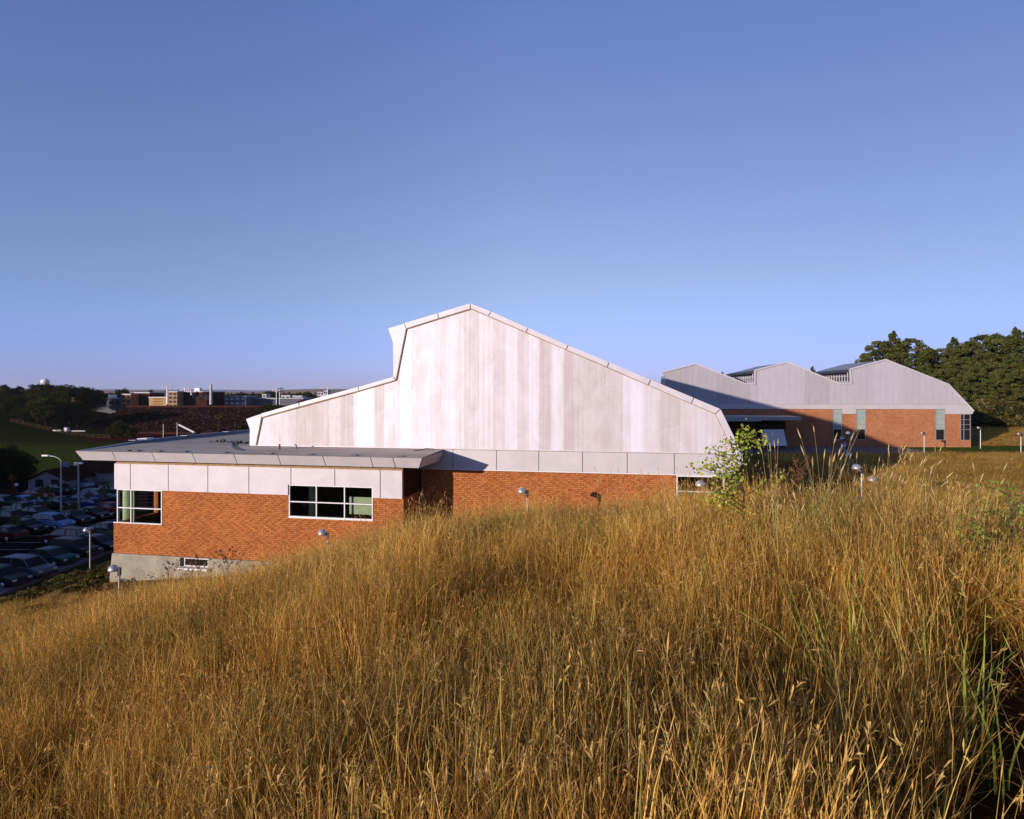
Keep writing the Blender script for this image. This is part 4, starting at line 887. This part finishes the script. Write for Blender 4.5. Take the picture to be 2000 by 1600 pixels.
# white hoardings by the pitch, fence on the bank, track
for k, (a, b, py, lb) in enumerate(((103, 120, 839, 'left short white hoarding by the lawn'), (137, 166, 840, 'long white hoarding right of the small hut'))):
    pa = on_ground(a, py+4); pb = pa+Vector(((b-a)/F*pa.y, 0, 0)); pa.z += .5; m = MB(); o_ = empty('hoarding', pa, 0, lb, 'hoarding'); m.box(0, (pb-pa).x, 0, .15, -.35, .15); m.build('board', M['palew'], o_)
hp = on_ground(128, 843); hp.z += .6; o_ = empty('hut', hp, 0, 'small white scoreboard hut between the two hoardings', 'hut'); m = MB(); m.box(-.6, .6, 0, 1.5, -1.2, .9); m.build('wall', M['white'], o_); m = MB(); m.box(-.7, .7, -.15, 1.65, .903, 1.05); m.build('roof', M['greyw'], o_)
def rail_fence(pts, label, hgt, mat, step=4., rails=2, rr=.06):
    r_ = empty('fence', pts[0], 0, label, 'fence'); o0 = Vector(pts[0]); mp = MB(); mr = MB()
    for a, b in zip(pts[:-1], pts[1:]):
        a = Vector(a)-o0; b = Vector(b)-o0; n_ = max(1, int((b-a).length/step))
        for k in range(n_+1): c_ = a.lerp(b, k/n_); mp.tube(c_-Vector((0, 0, .3)), c_+Vector((0, 0, hgt)), rr*1.3, n=6)
        for j in range(rails): dz = Vector((0, 0, hgt*(j+1)/rails-.08)); mr.tube(a+dz, b+dz, rr, n=6)
    mp.build('post', mat, r_)['kind'] = 'stuff'; mr.build('rail', mat, r_)
fp = []
for px, py, Y in ((20, 825, 235), (60, 834, 226), (110, 845, 215), (160, 855, 205), (215, 858, 200)):
    p = on_ground(px, py); fp.append(tuple(p))
rail_fence(fp, 'long rusty mesh fence crossing the lawn slope', 1.6, M['wood'], 3, 3, .07)
p0 = on_level(-20, 972, LOT+.1); p1 = on_level(30, 970, LOT+.1); rail_fence([tuple(p0), tuple(p1)], 'pale wooden post and rail fence by the dark tree', 1.1, M['wood'], 2.4, 3, .07)
o = sheet('track', [(-165, 225), (-60, 225), (-60, 255), (-165, 255)], -16.55, M['redroof'])
# far path with wall and light box on roof edge
pa, pb = at(350, 830, 235), at(380, 845, 218); m = MB(); m.tube(pa, pb, .35, n=6); o = m.build('ramp_wall', M['palew']); tag(o, 'pale sloping ramp wall beyond the wing roof', 'wall')
# small houses in the shade
def house(px0, px1, py_b, hgt, label, ridge_, roofm, depth=14, wallm=None):
    a = on_level(px0, py_b, LOT+.1); b = on_level(px1, py_b, LOT+.1); W_ = (b-a).x; r_ = empty('house', a, 0, label, 'house')
    m = MB(); m.prism([(0, -.5), (W_, -.5), (W_, hgt), (W_/2, hgt+ridge_), (0, hgt)], 0, depth); m.build('wall', wallm or M['palew'], r_)
    m = MB(); e = .35; s_ = ridge_/(W_/2)
    m.prism([(-e, hgt-e*s_+.03), (W_/2, hgt+ridge_+.03), (W_+e, hgt-e*s_+.03), (W_+e, hgt-e*s_+.22), (W_/2, hgt+ridge_+.24), (-e, hgt-e*s_+.22)], -.4, depth+.3); rf = m.build('roof', roofm, r_)
    for x in (W_*.2, W_*.62):
        m = MB(); m.box(x, x+W_*.2, -.06, -.004, .4 if x > W_*.5 else .9, 2.0); m.build('door' if x > W_*.5 else 'window', M['dglass'], r_)
    m = MB(); m.box(W_*.45, W_*.55, 4, 4.6, hgt+ridge_*.9, hgt+ridge_+.9); m.build('chimney', M['bluepara'], rf)
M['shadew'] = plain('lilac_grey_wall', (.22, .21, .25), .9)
house(55, 128, 962, 1.9, 'small pale gabled house in the shade at the far side of the car park', 1.4, M['brown'], 14, M['shadew'])
b0 = on_level(120, 955, LOT+.1); r_ = empty('long_shed', b0, 0, 'long low dark red roofed shed behind the white pickup', 'shed'); m = MB(); m.box(0, 24, 3, 12, -.3, 2.4); m.build('wall', M['shadew'], r_)
m = MB(); m.prism([(0, 0), (0, 0)], 0, 1) if False else m.add([(-.5, 2.4, 2.3), (24.5, 2.4, 2.3), (24.5, 7.5, 4.6), (-.5, 7.5, 4.6), (24.5, 12.6, 2.3), (-.5, 12.6, 2.3)], [(0, 1, 2, 3), (3, 2, 4, 5), (0, 3, 5), (1, 4, 2)]); m.build('roof', M['brown'], r_)
o_ = at(278, 862, 118); r_ = empty('white_cabin', (o_.x, 118, LOT), 0, 'small white cabin with dark opening just beyond the wing roof edge', 'cabin')
hz = at(278, 858, 118).z-LOT; m = MB(); m.box(-.7, .7, 0, 2, 0, hz); m.build('wall', M['palew'], r_); m = MB(); m.box(-.9, .9, -.15, 2.2, hz+.003, hz+.15); m.build('roof', M['white'], r_); m = MB(); m.box(-.25, .15, -.05, -.004, hz-1.1, hz-.3); m.build('door', M['dark'], r_)

# ------------------------------------------------------------------ tall dry grass (one mass)
def blades(rng, n_, rad, h0, h1, w0, heads=.35, lean=.22, col=None, green=0.):
    Vs = []; Fs = []; Cs = []; base = 0; segs = 5
    for i in range(n_):
        a = rng.uniform(0, 6.283); r_ = rad*math.sqrt(rng.uniform()); b = np.array([r_*math.cos(a), r_*math.sin(a), -.05])
        h = rng.uniform(h0, h1)*(1 if rng.uniform() > .3 else .6); la = rng.uniform(0, 6.283); ln = abs(rng.normal())*lean*h
        if rng.uniform() < .10: ln *= 3.2
        ln = min(ln, .85*h)
        kink = rng.normal(size=(segs+1, 2))*.012*h
        t = np.linspace(0, 1, segs+1); P_ = np.zeros((segs+1, 3)); bend = t**rng.uniform(1.2, 2.6)*ln
        P_[:, 0] = b[0]+bend*math.cos(la)+kink[:, 0]*t; P_[:, 1] = b[1]+bend*math.sin(la)+kink[:, 1]*t; P_[:, 2] = b[2]+h*t-bend*bend*.35/h
        fa = rng.uniform(0, 3.1416); wv = np.array([math.cos(fa), math.sin(fa), 0])*w0*rng.uniform(.6, 1.3)
        wt_ = (1-t**2.2*.85)[:, None]
        L_, R_ = P_-wv*wt_*.5, P_+wv*wt_*.5
        if col is None:
            k = rng.uniform(); cb = np.array([.74, .42, .085]) if k < .42 else np.array([.95, .66, .21]) if k < .70 else np.array([.26, .10, .025]) if k < .97-green else np.array([.22, .27, .06])
        else: cb = np.array(col)
        cb = cb*rng.uniform(.7, 1.25)
        tt = cb*1.0
        Vs.append(np.stack([L_, R_], 1).reshape(-1, 3)); j = np.arange(segs)*2+base; Fs.append(np.stack([j, j+1, j+3, j+2], 1)); Cs.append(np.tile(tt, ((segs+1)*2, 1))); base += (segs+1)*2
        if rng.uniform() < heads:
            tip = P_[-1]; d = P_[-1]-P_[-2]; d /= np.linalg.norm(d); hl = rng.uniform(.03, .08); hw = rng.uniform(.003, .007)
            hc = np.array([.64, .42, .14])*rng.uniform(.7, 1.3)
            if rng.uniform() < .35:       # loose panicle
                for q_ in range(7):
                    o_ = tip-d*hl*rng.uniform(0, 1.2); s_ = rng.normal(size=3); s_ /= np.linalg.norm(s_); e_ = o_+s_*hl*.3+d*hl*.25; wv2 = np.cross(s_, d); wv2 = wv2/(np.linalg.norm(wv2)+1e-6)*.0035
                    Vs.append(np.array([o_-wv2*.4, e_-wv2, e_+s_*.02, e_+wv2])); Fs.append(np.array([[0, 1, 2, 3]])+base); Cs.append(np.tile(hc, (4, 1))); base += 4
            else:
                for fa2 in (fa, fa+1.57):
                    wv2 = np.array([math.cos(fa2), math.sin(fa2), 0])*hw*.5
                    Vs.append(np.array([tip-d*hl*.2, tip+d*hl*.3-wv2, tip+d*hl, tip+d*hl*.3+wv2])); Fs.append(np.array([[0, 1, 2, 3]])+base); Cs.append(np.tile(hc, (4, 1))); base += 4
    return np.concatenate(Vs), np.concatenate(Fs), np.concatenate(Cs)
clump_col = bpy.data.collections.new('grass_clumps')
for k in range(12):
    rng = np.random.default_rng(100+k); hi = [.95, 1.05, .85][k % 3]
    V_, F_, C_ = blades(rng, 120, .26, .36, hi, .0050, .40, .29, None, .02 if k < 9 else .10)
    o = npmesh('grass_clump', V_, F_, M['grass'], cols=C_, link=False); clump_col.objects.link(o)
def scatter(name, pts, scl, gt, label=None):
    me = bpy.data.meshes.new(name); n_ = len(pts); me.vertices.add(n_); me.vertices.foreach_set('co', np.asarray(pts, np.float32).ravel())
    a = me.attributes.new('rotv', 'FLOAT_VECTOR', 'POINT'); rv = np.zeros((n_, 3), np.float32); rv[:, 2] = RNG.uniform(0, 6.28, n_); rv[:, 0] = RNG.normal(size=n_)*.15; rv[:, 1] = RNG.normal(size=n_)*.15; a.data.foreach_set('vector', rv.ravel())
    a = me.attributes.new('sclv', 'FLOAT_VECTOR', 'POINT'); a.data.foreach_set('vector', np.asarray(scl, np.float32).ravel())
    a = me.attributes.new('pick', 'INT', 'POINT'); a.data.foreach_set('value', RNG.integers(0, 12, n_).astype(np.int32))
    a = me.attributes.new('gtint', 'FLOAT_COLOR', 'POINT'); c4 = np.ones((n_, 4), np.float32); c4[:, :3] = gt; a.data.foreach_set('color', c4.ravel())
    me.materials.append(M['grass']); o = bpy.data.objects.new(name, me); COL.objects.link(o); o['kind'] = 'stuff'
    if label: o['label'] = label
    ng = bpy.data.node_groups.new(name+'_nodes', 'GeometryNodeTree'); ng.interface.new_socket('Geometry', in_out='INPUT', socket_type='NodeSocketGeometry'); ng.interface.new_socket('Geometry', in_out='OUTPUT', socket_type='NodeSocketGeometry')
    nn = ng.nodes; gi = nn.new('NodeGroupInput'); go = nn.new('NodeGroupOutput'); mp = nn.new('GeometryNodeMeshToPoints'); ip = nn.new('GeometryNodeInstanceOnPoints'); ci = nn.new('GeometryNodeCollectionInfo')
    ci.inputs['Collection'].default_value = clump_col; ci.inputs['Separate Children'].default_value = True; ci.inputs['Reset Children'].default_value = True
    def na(nm, dt): x = nn.new('GeometryNodeInputNamedAttribute'); x.data_type = dt; x.inputs['Name'].default_value = nm; return x.outputs['Attribute']
    ip.inputs['Pick Instance'].default_value = True
    lk = ng.links.new; lk(gi.outputs[0], mp.inputs['Mesh']); lk(mp.outputs[0], ip.inputs['Points']); lk(ci.outputs[0], ip.inputs['Instance']); lk(na('pick', 'INT'), ip.inputs['Instance Index'])
    er = nn.new('FunctionNodeEulerToRotation'); lk(na('rotv', 'FLOAT_VECTOR'), er.inputs[0]); lk(er.outputs[0], ip.inputs['Rotation']); lk(na('sclv', 'FLOAT_VECTOR'), ip.inputs['Scale']); lk(ip.outputs[0], go.inputs[0])
    md = o.modifiers.new('scatter', 'NODES'); md.node_group = ng
    return o
def gpoints(n_, x0, x1, y0, y1, keep):
    x = RNG.uniform(x0, x1, n_); y = RNG.uniform(y0, y1, n_); k = keep(x, y); x, y = x[k], y[k]; return np.stack([x, y, height(x, y)], 1)
def gtints(p, strong=1.):
    n1 = vnoise(p[:, 0]*.5, p[:, 1]*.5, 21); n2 = vnoise(p[:, 0]*1.7+9, p[:, 1]*1.7, 22); n3 = RNG.uniform(size=len(p))
    v = (.66+.50*n1+.24*(n2-.5)+.28*(n3-.5))[:, None]
    gm = np.clip((vnoise(p[:, 0]*.8+50, p[:, 1]*.8, 23)-.70)*4, 0, 1)[:, None]*.5*(p[:, 0:1] > -1)
    warm = np.clip((vnoise(p[:, 0]*.4+20, p[:, 1]*.4, 29)-.35)*1.5, 0, 1)[:, None]
    c_ = np.array([1., .88, .70])*warm+np.array([1.0, 1.0, 1.0])*(1-warm)
    return c_*v*(1-gm)+np.array([.55, .95, .45])*v*gm
# the hill in front of the camera
vis = lambda x, y: (np.abs(x) < .9*np.clip(y, 0, 99)+3.0)
bumps = lambda p: (.72+.50*vnoise(p[:, 0]*.55+3, p[:, 1]*.55, 31))
pn = gpoints(19000, -20, 20, -5, 19.5, vis); d_ = np.hypot(pn[:, 0], pn[:, 1]); pn = pn[d_ > 2.0]
# a narrow gap cleared at the right to stand for a dark shadow streak
ga, gb = np.array([1.75, 2.1]), np.array([3.9, 5.2]); gd = gb-ga; tt_ = np.clip(((pn[:, :2]-ga)@gd)/(gd@gd), 0, 1); pn = pn[np.hypot(*(pn[:, :2]-ga-tt_[:, None]*gd).T) > .33]
h_ = bumps(pn)*RNG.uniform(.62, 1.25, len(pn)); h_ *= (1-.35*sstep(-2, -10, pn[:, 0]))*(1-.22*sstep(3.5, 8, pn[:, 0])); ws = np.ones(len(pn))*RNG.uniform(.9, 1.25, len(pn))
h_ *= 1+.30*sstep(2.6, 3.6, pn[:, 0])*sstep(7.0, 5.6, pn[:, 0])*sstep(6.5, 8, pn[:, 1]); dd_ = np.hypot(pn[:, 0], pn[:, 1]); wf = 1+.25*sstep(6, 14, dd_)
scatter('tall_grass', pn, np.stack([ws*wf, ws*wf, h_], 1), gtints(pn), 'tall dry golden grass covering the foreground hill')
# thinner, lower grass further down the slopes and on the far field
pf = gpoints(9000, -42, 34, 19, 36, lambda x, y: (height(x, y) < -2) & (np.abs(x) < .95*y) & ~((x > -30) & (y > 34-.2*x)))
scatter('slope_grass', pf, np.tile([1.9, 1.9, .75], (len(pf), 1))*RNG.uniform(.7, 1.2, (len(pf), 1)), gtints(pf)*.95, 'dry grass on the slope behind the hill crest')
pf = gpoints(16000, 26, 78, 40, 76, lambda x, y: (x < .86*y) & ((y < 69.5)))
scatter('field_grass', pf, np.tile([2.6, 2.6, .40], (len(pf), 1))*RNG.uniform(.6, 1.2, (len(pf), 1)), gtints(pf), 'short dry grass of the field before the far hall')
pf = gpoints(6000, 60, 125, 82, 104, lambda x, y: (x > .74*y) & (x < .9*y))
scatter('bank_grass', pf, np.tile([3.2, 3.2, .35], (len(pf), 1))*RNG.uniform(.6, 1.2, (len(pf), 1)), gtints(pf), 'dry mown grass on the slope right of the far hall')

# ------------------------------------------------------------------ individual plants on the crest
def plant(name, px, Y, label, cat, parts):
    x = (px-CX)/F*Y; r_ = empty(name, (x, Y, H(x, Y)), 0, label, cat)
    for nm, (V_, F_, C_) in parts: npmesh(nm, V_, F_, M['stalk'], r_, C_)['kind'] = 'stuff'
    return r_
def stalks(rng, n_, rad, h0, h1, lean, col, hd=(.16, .02), w0=.007, hcol=(.55, .42, .2), az=None):
    m = MB(); hm = MB(); 
    for i in range(n_):
        a = rng.uniform(0, 6.28); b = Vector((rad*rng.uniform()*math.cos(a), rad*rng.uniform()*math.sin(a), -.05)); h = rng.uniform(h0, h1)
        la = rng.uniform(0, 6.28) if az is None else az+rng.normal()*.35; ln = rng.uniform(.2, 1)*lean*h; pts = []
        for t in np.linspace(0, 1, 7): pts.append(b+Vector((math.cos(la)*ln*t**2, math.sin(la)*ln*t**2, h*t-ln*ln*t**3*.3/h)))
        for k in range(6): m.tube(pts[k], pts[k+1], w0*.5*(1-k*.1), w0*.5*(1-(k+1)*.1), 4, cap=False)
        d = (pts[-1]-pts[-2]).normalized(); d = (d+Vector((math.cos(la), math.sin(la), -.35))*.25*rng.uniform()).normalized(); L = hd[0]*rng.uniform(.6, 1.2); r0 = hd[1]*.5
        c0 = pts[-1]; prev = c0; pr = .001
        for k, (tt, rr_) in enumerate(((.15, .7), (.4, 1), (.7, .8), (1, .1))):
            q_ = c0+d*L*tt; hm.tube(prev, q_, pr, r0*rr_, 6, cap=False); prev = q_; pr = r0*rr_
    def fin(mm, cc, rng_=rng):
        F4 = np.array(mm.f); V4 = np.array([tuple(v) for v in mm.v]); C4 = np.tile(np.array(cc), (len(V4), 1))*np.repeat(rng_.uniform(.8, 1.2, (len(V4)//8+1, 1)), 8, 0)[:len(V4)]
        return V4, F4, C4
    return fin(m, col), fin(hm, hcol)
rg = np.random.default_rng(42)
st_, hd_ = stalks(rg, 13, .16, 1.5, 2.05, .28, (.46, .36, .16), (.15, .017), .008)
gl_ = blades(rg, 90, .30, .8, 1.5, .014, 0., .35, (.17, .24, .05))
plant('reed_grass_tuft', 1605, 8, 'tall green reed grass tuft with straw seed heads against the shaded far wall', 'grass tuft', [('stalk', st_), ('seed_head', hd_), ('leaf_blades', gl_)])
st_, hd_ = stalks(rg, 5, .08, 1.6, 1.9, .16, (.48, .38, .18), (.13, .014), .008)
plant('grass_stalks', 1515, 8.2, 'few thin pale stalks standing between the sapling and the dried weed', 'grass stalks', [('stalk', st_), ('seed_head', hd_)])
st_, hd_ = stalks(rg, 34, .5, 1.1, 1.65, .5, (.42, .30, .13), (.11, .014), .007, az=.4)
plant('grass_stalks', 1690, 8.6, 'dense fan of brown stalks leaning right below the far shadow edge', 'grass stalks', [('stalk', st_), ('seed_head', hd_)])
st_, hd_ = stalks(rg, 9, .4, 1.2, 1.65, .6, (.50, .38, .17), (.13, .014), .007, az=.2)
plant('grass_stalks', 1760, 7.6, 'sparse pale stalks leaning right in front of the far field', 'grass stalks', [('stalk', st_), ('seed_head', hd_)])
st_, hd_ = stalks(rg, 7, .4, 1.0, 1.4, .4, (.48, .36, .17), (.12, .014), .007)
plant('grass_stalks', 1880, 7.6, 'thin upright stalks near the right edge before the dry slope', 'grass stalks', [('stalk', st_), ('seed_head', hd_)])
for i, (px, Y) in enumerate(((1180, 11.5), (1290, 11.2), (1330, 10.5), (1230, 12), (860, 13), (820, 13.4), (700, 13.4))):
    st_, hd_ = stalks(rg, 7, .45, .95, 1.45, .22, (.46, .32, .13), (.11, .013), .008)
    plant('grass_stalks', px, Y, ['tall stalks on the crest before the middle of the hall brick', 'tall stalks on the crest left of the hall end window', 'tall stalks rising before the hall end window', 'tall stalks on the crest between the dome lamps', 'stalks on the crest before the shaded recess, right group', 'stalks on the crest before the shaded recess, left group', 'stalks on the crest below the ribbon window'][i], 'grass stalks', [('stalk', st_), ('seed_head', hd_)])
for i, (px, Y, hh, lb) in enumerate(((1570, 7.6, 1.4, 'green and straw tuft just left of the tallest reed tuft'), (1640, 8.3, 1.35, 'green and straw tuft just right of the tallest reed tuft'), (1500, 8.6, 1.1, 'shaggy straw tuft right of the sapling'), (1540, 8.0, 1.15, 'shaggy tuft at the foot of the reddish dried weed'))):
    rg3 = np.random.default_rng(80+i); st_, hd_ = stalks(rg3, 9, .25, .9, hh, .35, (.55, .42, .16), (.12, .014), .007); bl_ = blades(rg3, 60, .3, .5, hh*.9, .011, 0., .35, (.26, .29, .06) if i < 2 else (.50, .38, .10))
    plant('grass_tuft', px, Y, lb, 'grass tuft', [('stalk', st_), ('seed_head', hd_), ('leaf_blades', bl_)])
# dried burr weed
def burr(px, Y, h, n_, label, colr=(.13, .055, .03), dot=.012, spread=.5, name='dried_weed'):
    m = MB(); rr_ = random.Random(px); hm = MB(); m.tube((0, 0, 0), (0, 0, h*.9), .007, .003, 5)
    for k in range(n_):
        z = h*rr_.uniform(.3, .95); a = rr_.uniform(0, 6.28); L = (h-z)*spread+.08; e = Vector((math.cos(a)*L*.7, math.sin(a)*L*.7, z+L*.8)); m.tube((0, 0, z), e, .0035, .002, 4)
        for j in range(5):
            t = rr_.uniform(.3, 1.05); c_ = Vector((0, 0, z)).lerp(e, t)+Vector((rr_.uniform(-1, 1), rr_.uniform(-1, 1), rr_.uniform(-1, 1)))*.03; hm.lathe([(.001, -dot), (dot, 0), (.001, dot)], c_, 5)
    x = (px-CX)/F*Y; r_ = empty(name, (x, Y, H(x, Y)), 0, label, 'weed'); mt = plain('dry_weed_%d' % px, colr, .9, 0, .2); m.build('stem', mt, r_); hm.build('seed_head', mt, r_)['kind'] = 'stuff'
burr(1563, 8.4, 1.7, 34, 'dark reddish dried weed between thin stalks and the green tuft', (.16, .07, .04), .011, .42)
for px, Y, lb in ((335, 15.0, 'left dark burr weed before the concrete plinth'), (388, 14.8, 'middle dark burr weed below the low plinth window'), (445, 14.5, 'right dark burr weed at the foot of the brick wing')): burr(px, Y, 1.25, 16, lb, (.07, .035, .02), .018, .8, 'burr_weed')
burr(838, 13.0, 1.5, 22, 'dark weed before the shaded recess of the hall', (.08, .045, .025), .012, .6)
# sapling
def sapling(px, Y, hgt, label, seed=3, n_br=18, leaf=.047, base=(.30, .37, .06), name='sapling'):
    rr_ = random.Random(seed); rng = np.random.default_rng(seed); m = MB(); pts = []
    m.tube((0, 0, -.1), (.02, 0, hgt*.5), .018, .012, 7); m.tube((.02, 0, hgt*.5), (-.03, .02, hgt), .012, .004, 6)
    for k in range(n_br):
        z = hgt*(.40+.57*k/n_br); a = rr_.uniform(0, 6.28) if k % 3 else (3.4 if k % 2 else 2.9); L = hgt*.36*(1-.55*k/n_br)*rr_.uniform(.6, 1.15); p0 = Vector((0, 0, z)); p1 = p0+Vector((math.cos(a)*L*.55, math.sin(a)*L*.55, L*.30)); p2 = p0+Vector((math.cos(a)*L, math.sin(a)*L, L*.42))
        m.tube(p0, p1, .007, .005, 5); m.tube(p1, p2, .005, .002, 5)
        for t in np.linspace(.10, 1.05, 52):
            q_ = (p0.lerp(p1, t*2) if t < .5 else p1.lerp(p2, t*2-1)); pts.append(np.array(q_)+rng.normal(size=3)*.055)
    for t in np.linspace(.75, 1.03, 14): pts.append(np.array((-.03*t, 0, hgt*t))+rng.normal(size=3)*.04)
    pts = np.array(pts); cc = np.array(base)*rng.uniform(.55, 1.5, (len(pts), 1))*np.stack([rng.uniform(.8, 1.4, len(pts)), np.ones(len(pts)), np.ones(len(pts))], 1)
    V_, F_, C_ = leaves(pts, leaf, rng, cc, 1.6)
    x = (px-CX)/F*Y; r_ = empty(name, (x, Y, H(x, Y)), 0, label, 'sapling'); npmesh('leaves', V_, F_, M['leaf'], r_, C_); m.build('stem', M['bark'], r_)
sapling(1450, 9., 1.95, 'leafy green sapling in front of the sloping end of the hall roof')
sapling(1975, 6.8, 1.15, 'small green weed with fine leaves at the right edge', 5, 7, .032, (.16, .24, .05), 'green_weed'); sapling(1925, 6.2, .95, 'low pale green weed left of the right edge weed', 6, 6, .032, (.16, .22, .05), 'green_weed')
# broad green blades in the foreground right
for i, (px, Y, lb) in enumerate(((1580, 4.6, 'green blades in the dry grass below the tall tuft'), (1700, 4.4, 'green blades right of centre in the foreground'), (1760, 4.2, 'green blades tilting right in the foreground'), (1870, 3.9, 'tall bright green blades near the dark hollow at right'), (1920, 3.7, 'rightmost bright green blades in the foreground'), (1640, 4.3, 'small green shoots in the foreground grass'), (1480, 8.8, 'green shoots at the foot of the sapling'), (1320, 6.2, 'faint green leaves in the grass left of the sapling'), (1820, 5.2, 'green reed blades among straw below the right field'), (1720, 5.6, 'upright green reed blades behind the front ones'))):
    rg2 = np.random.default_rng(60+i); bl_ = blades(rg2, 14, .16, .7, 1.15, .013, 0., .25, (.30, .36, .07)); plant('green_grass_tuft', px, Y, lb, 'grass tuft', [('leaf_blades', bl_)])
# bare crooked stems lying over the grass

# look-alikes are told apart by their order across the view
ORD = 'first second third fourth fifth sixth seventh eighth ninth tenth eleventh twelfth thirteenth fourteenth fifteenth sixteenth seventeenth eighteenth nineteenth twentieth twenty-first twenty-second twenty-third twenty-fourth twenty-fifth twenty-sixth twenty-seventh twenty-eighth twenty-ninth thirtieth'.split()
same = {}
for o in list(COL.objects):
    if o.parent is None and 'label' in o and o.get('kind') is None: same.setdefault(o['label'], []).append(o)
for lb, os_ in same.items():
    if 1 < len(os_) <= 30:
        for k, o in enumerate(sorted(os_, key=lambda o: o.location.x/max(o.location.y, 1))): o['label'] = lb + ', ' + ORD[k] + ' from the left'

# ------------------------------------------------------------------ the evening air over the far hills
hzm = bpy.data.materials.new('haze_air'); hzm.use_nodes = True; hn = hzm.node_tree; hn.nodes.clear()
ho = hn.nodes.new('ShaderNodeOutputMaterial'); hv = hn.nodes.new('ShaderNodeVolumePrincipled'); hv.inputs['Color'].default_value = (.80, .85, 1.0, 1); hv.inputs['Density'].default_value = 4e-5; hv.inputs['Anisotropy'].default_value = 0.0
hn.links.new(hv.outputs[0], ho.inputs['Volume'])
m = MB(); m.box(-9200, 9200, -500, 12300, -60, 110); o = m.build('haze', hzm); o['kind'] = 'stuff'
